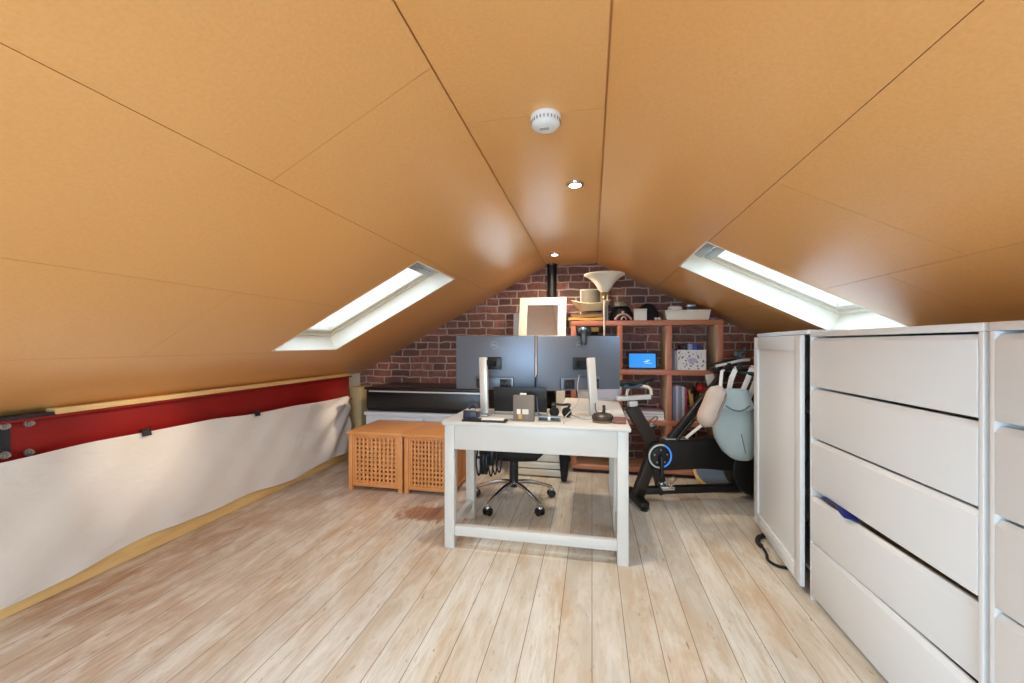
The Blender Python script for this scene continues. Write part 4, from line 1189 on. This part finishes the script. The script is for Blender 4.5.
MB().loft([((1.235, 3.215, .52), .10, .045), ((1.24, 3.225, .60), .12, .055), ((1.23, 3.235, .70), .10, .055), ((1.23, 3.23, .85), .08, .045), ((1.225, 3.225, .96), .05, .03)], 30).build('body', M['fabric_black'], t)
MB().tube([(1.30, 3.20, .92), (1.33, 3.18, .75), (1.335, 3.17, .55)], lambda s: .035+.008*s, 14, smooth=2).build('sleeve', M['fabric_black'], t)

# ------------------------------------------------------------------ right side: cabinet and two chests of drawers
t = thing('tall_cabinet', 'white cabinet with one panelled door at the far end of the chests', 'cabinet', (1.25, 2.48, 0))
MB().box(1.004, 1.50, 2.0955, 2.113, .0, 1.225, .002).box(1.065, 1.50, 2.852, 2.87, .03, 1.225, .002).box(1.085, 1.50, 2.114, 2.852, .03, .05, .001).box(1.48, 1.50, 2.114, 2.852, .05, 1.225, .001).build('carcass', M['white'], t)
MB().prism([(.984, 2.095), (1.505, 2.095), (1.505, 2.872), (1.056, 2.872)], 2, 1.226, 1.246, .002).build('top', M['white'], t)
for z in (.42, .82): MB().box(1.10, 1.479, 2.114, 2.851, z, z+.016, .001).build('inner_shelf', M['white'], t)
mb = MB()
for a in (2.13, 2.83):
    for b in (1.09, 1.46): mb.box(b, b+.03, a, a+.03, 0, .03, .002)
mb.build('feet', M['black'], t)
mb = MB()
for y, z in ((2.137, .05),): pass
# door, hinged on the far edge and standing slightly ajar
hx, hy = 1.055, 2.868
dang = math.atan2(-.068, .745)
md = Matrix.Translation((hx, hy, 0)) @ Matrix.Rotation(-math.pi/2+dang, 4, 'Z')
W = .745; z0, z1 = .030, 1.222; sw = .075
door = MB(); 
for a, b, c, d in ((0, sw, z0, z1), (W-sw, W, z0, z1), (sw, W-sw, z0, z0+sw), (sw, W-sw, z1-sw, z1)):
    door.box(a, b, -.019, 0, c, d, .002, mat=md)
door = door.build('door', M['white'], t)
MB().box(sw-.004, W-sw+.004, -.009, -.003, z0+sw-.004, z1-sw+.004, .001, mat=md).build('door_panel', M['white'], door)
mb = MB()
for z in (.25, 1.0): mb.box(.004, .05, -.001, .012, z, z+.05, .002, mat=md)
mb.build('hinge', M['alu'], door)

def chest(y0, y1, label, sag=False):
    """front faces -x"""
    t = thing('chest_of_drawers', label, 'chest of drawers', (1.24, (y0+y1)/2, 0), group='white chests of drawers')
    X0, X1, TH = 1.006, 1.48, 1.236
    mb = MB(); s = .014
    mb.box(X0-.015, X1, y0, y0+s, 0, TH-.0235, .002).box(X0-.015, X1, y1-s, y1, 0, TH-.0235, .002).box(X1-.012, X1, y0+s, y1-s, .02, TH-.0235, .001)
    mb.build('carcass', M['white'], t)
    MB().box(X0-.016, X1, y0, y1, TH-.0230, TH, .003).build('top', M['white'], t)
    MB().box(X0+.03, X1-.02, y0+s, y1-s, 0, .02, .001).build('plinth', M['white'], t)
    zt = [1.206, .975, .742, .508, .272]
    for k, z in enumerate(zt):
        zb = (zt[k+1]+.012) if k < 4 else .026
        d0 = MB(); out = .0
        # front with the slanted grip edge along its top
        prof = [(X0-.016, zb), (X0+.006, zb), (X0+.006, z), (X0-.004, z), (X0-.016, z-.016)]
        q = MB(); q.prism([(p[0], p[1]-(.020 if sag and k == 3 and p[1] > zb+.1 else 0)) for p in prof], 1, y0+s+.002, y1-s-.002, .0012)
        box = MB(); box.box(X0+.0065, X0+.40, y0+s+.012, y0+s+.024, zb+.02, z-.06, .001).box(X0+.0065, X0+.40, y1-s-.024, y1-s-.012, zb+.02, z-.06, .001)
        box.box(X0+.39, X0+.40, y0+s+.024, y1-s-.024, zb+.02, z-.06, .001).box(X0+.0065, X0+.39, y0+s+.024, y1-s-.024, zb+.02, zb+.028, .001)
        if sag and k == 3:
            c = Vector((X0, y1, zb)); m = Matrix.Translation(c+Vector((-.006, 0, -.004))) @ Matrix.Rotation(R(1.9), 4, 'Z') @ Matrix.Translation(-c)
            bmesh.ops.transform(q.bm, matrix=m, verts=q.bm.verts); bmesh.ops.transform(box.bm, matrix=m, verts=box.bm.verts)
        d = q.build('drawer', M['white'], t)
        box.build('drawer_box', M['shelf_side_lit'], d)
    return t
chest(1.252, 2.090, 'white chest of drawers next to the cabinet, its fourth drawer slightly open', True)
chest(.395, 1.236, 'white chest of drawers nearest the camera at the right edge', False)
def cloth(u, v):
    y = 1.985-.19*u
    x = 1.000-.018*math.sin(u*9)*(1-v)*.3-.014+.05*v
    return (x-.012*u, y, .512+.012*math.sin(u*11)*v-.010*u+.016*math.sin(math.pi*u)*(1-v))
o = MB().grid(cloth, 26, 8, .006).build('blue_cloth', M['blue']); tag(o, 'dark blue cloth peeking out of the slightly open drawer', 'cloth')
o = MB().tube([(1.035, 2.70, .013), (.985, 2.66, .016), (.955, 2.60, .012), (.962, 2.53, .012), (.955, 2.46, .010), (.930, 2.40, .009), (.955, 2.34, .009), (1.02, 2.33, .009)], lambda s: .013 if s < .4 else .0075, 10, smooth=3).build('black_strap', M['fabric_black'])
tag(o, 'black strap lying on the floor under the cabinet door', 'strap')

# ------------------------------------------------------------------ light
def area(name, loc, rot, sx, sy, power, col=(1, 1, 1)):
    l = bpy.data.lights.new(name, 'AREA'); l.shape = 'RECTANGLE'; l.size = sx; l.size_y = sy; l.energy = power; l.color = col
    o = bpy.data.objects.new(name, l); COL.objects.link(o); o.location = loc; o.rotation_euler = rot
    return o
SKYP = [4, 6, 78, 50]  # last two feed the added skylights behind the camera as fill
for (m, y0, y1, v0, v1, D), pw in zip(sky_lights, SKYP):
    if not pw: continue
    o = area('daylight_and_fill', (0, 0, 0), (0, 0, 0), y1-y0-.1, v1-v0-.1, pw, (.52, .78, 1.))
    fl = m @ Matrix.Translation(((y0+y1)/2, (v0+v1)/2, D+.07))
    # the frame is left or right handed by side: aim -Z inward
    w = Vector((m[0][2], m[1][2], m[2][2])); u = Vector((0, 1, 0)); v = w.cross(u)
    rot = Matrix(((u.x, v.x, w.x), (u.y, v.y, w.y), (u.z, v.z, w.z)))
    o.matrix_world = Matrix.Translation(fl.translation) @ rot.to_4x4()
area('daylight_and_fill', (-.2, Y0-.3, 1.17), (R(90), 0, 0), 1.86, .88, 134, (.52, .78, 1.))  # fill light outside the added gable window
def spot(loc, target, power, size, blend, col=(1, .80, .56), rad=.07):
    l = bpy.data.lights.new('downlight_lamp', 'SPOT'); l.energy = power; l.spot_size = R(size); l.spot_blend = blend; l.color = col; l.shadow_soft_size = rad
    o = bpy.data.objects.new('downlight_lamp', l); COL.objects.link(o); o.location = loc
    o.rotation_euler = (Vector(target)-Vector(loc)).to_track_quat('-Z', 'Y').to_euler()
spot((-.083, 2.02, ZC-.02), (-.083, 2.02, 0), 52, 130, .8, (1, .90, .76))
spot((-.325, 3.56, ZC-.02), (-.325, 3.56, 0), 64, 165, .8, (1, .85, .66))
spot((-.095, 2.02, ZC-.025), (-2.45, 1.80, .62), 190, 17, 1.)
spot((-.335, 3.56, ZC-.025), (-2.45, 3.56, .54), 170, 17, 1.)

w = bpy.data.worlds.new('sky'); sc.world = w; w.use_nodes = True
nt = w.node_tree; bg = nt.nodes['Background']
# bright overcast: whiter towards the zenith
tc = nt.nodes.new('ShaderNodeTexCoord'); sp = nt.nodes.new('ShaderNodeSeparateXYZ'); nt.links.new(tc.outputs['Generated'], sp.inputs[0])
nt.links.new(ramp(nt, sp.outputs['Z'], .0, .7, (.92, .96, 1, 1), (.80, .90, 1, 1)), bg.inputs['Color'])
bg.inputs['Strength'].default_value = 1.9

# ------------------------------------------------------------------ camera
cam = bpy.data.cameras.new('camera'); co = bpy.data.objects.new('camera', cam); COL.objects.link(co)
F = 400.
cam.sensor_fit = 'HORIZONTAL'; cam.sensor_width = 36.; cam.lens = F/1024*36
cam.shift_y = (344-341.5)/1024.
cam.clip_start = .02
co.location = (0, 0, 1.18); co.rotation_euler = (R(90), 0, math.atan(80/F))
sc.camera = co
sc.view_settings.view_transform = 'Standard'; sc.view_settings.look = 'None'
sc.view_settings.exposure = .08; sc.view_settings.gamma = 1.; sc.view_settings.use_curve_mapping = False
sc.cycles.max_bounces = 10; sc.cycles.diffuse_bounces = 6; sc.cycles.transparent_max_bounces = 12
sc.cycles.sample_clamp_indirect = 6.; sc.cycles.caustics_reflective = False; sc.cycles.caustics_refractive = False
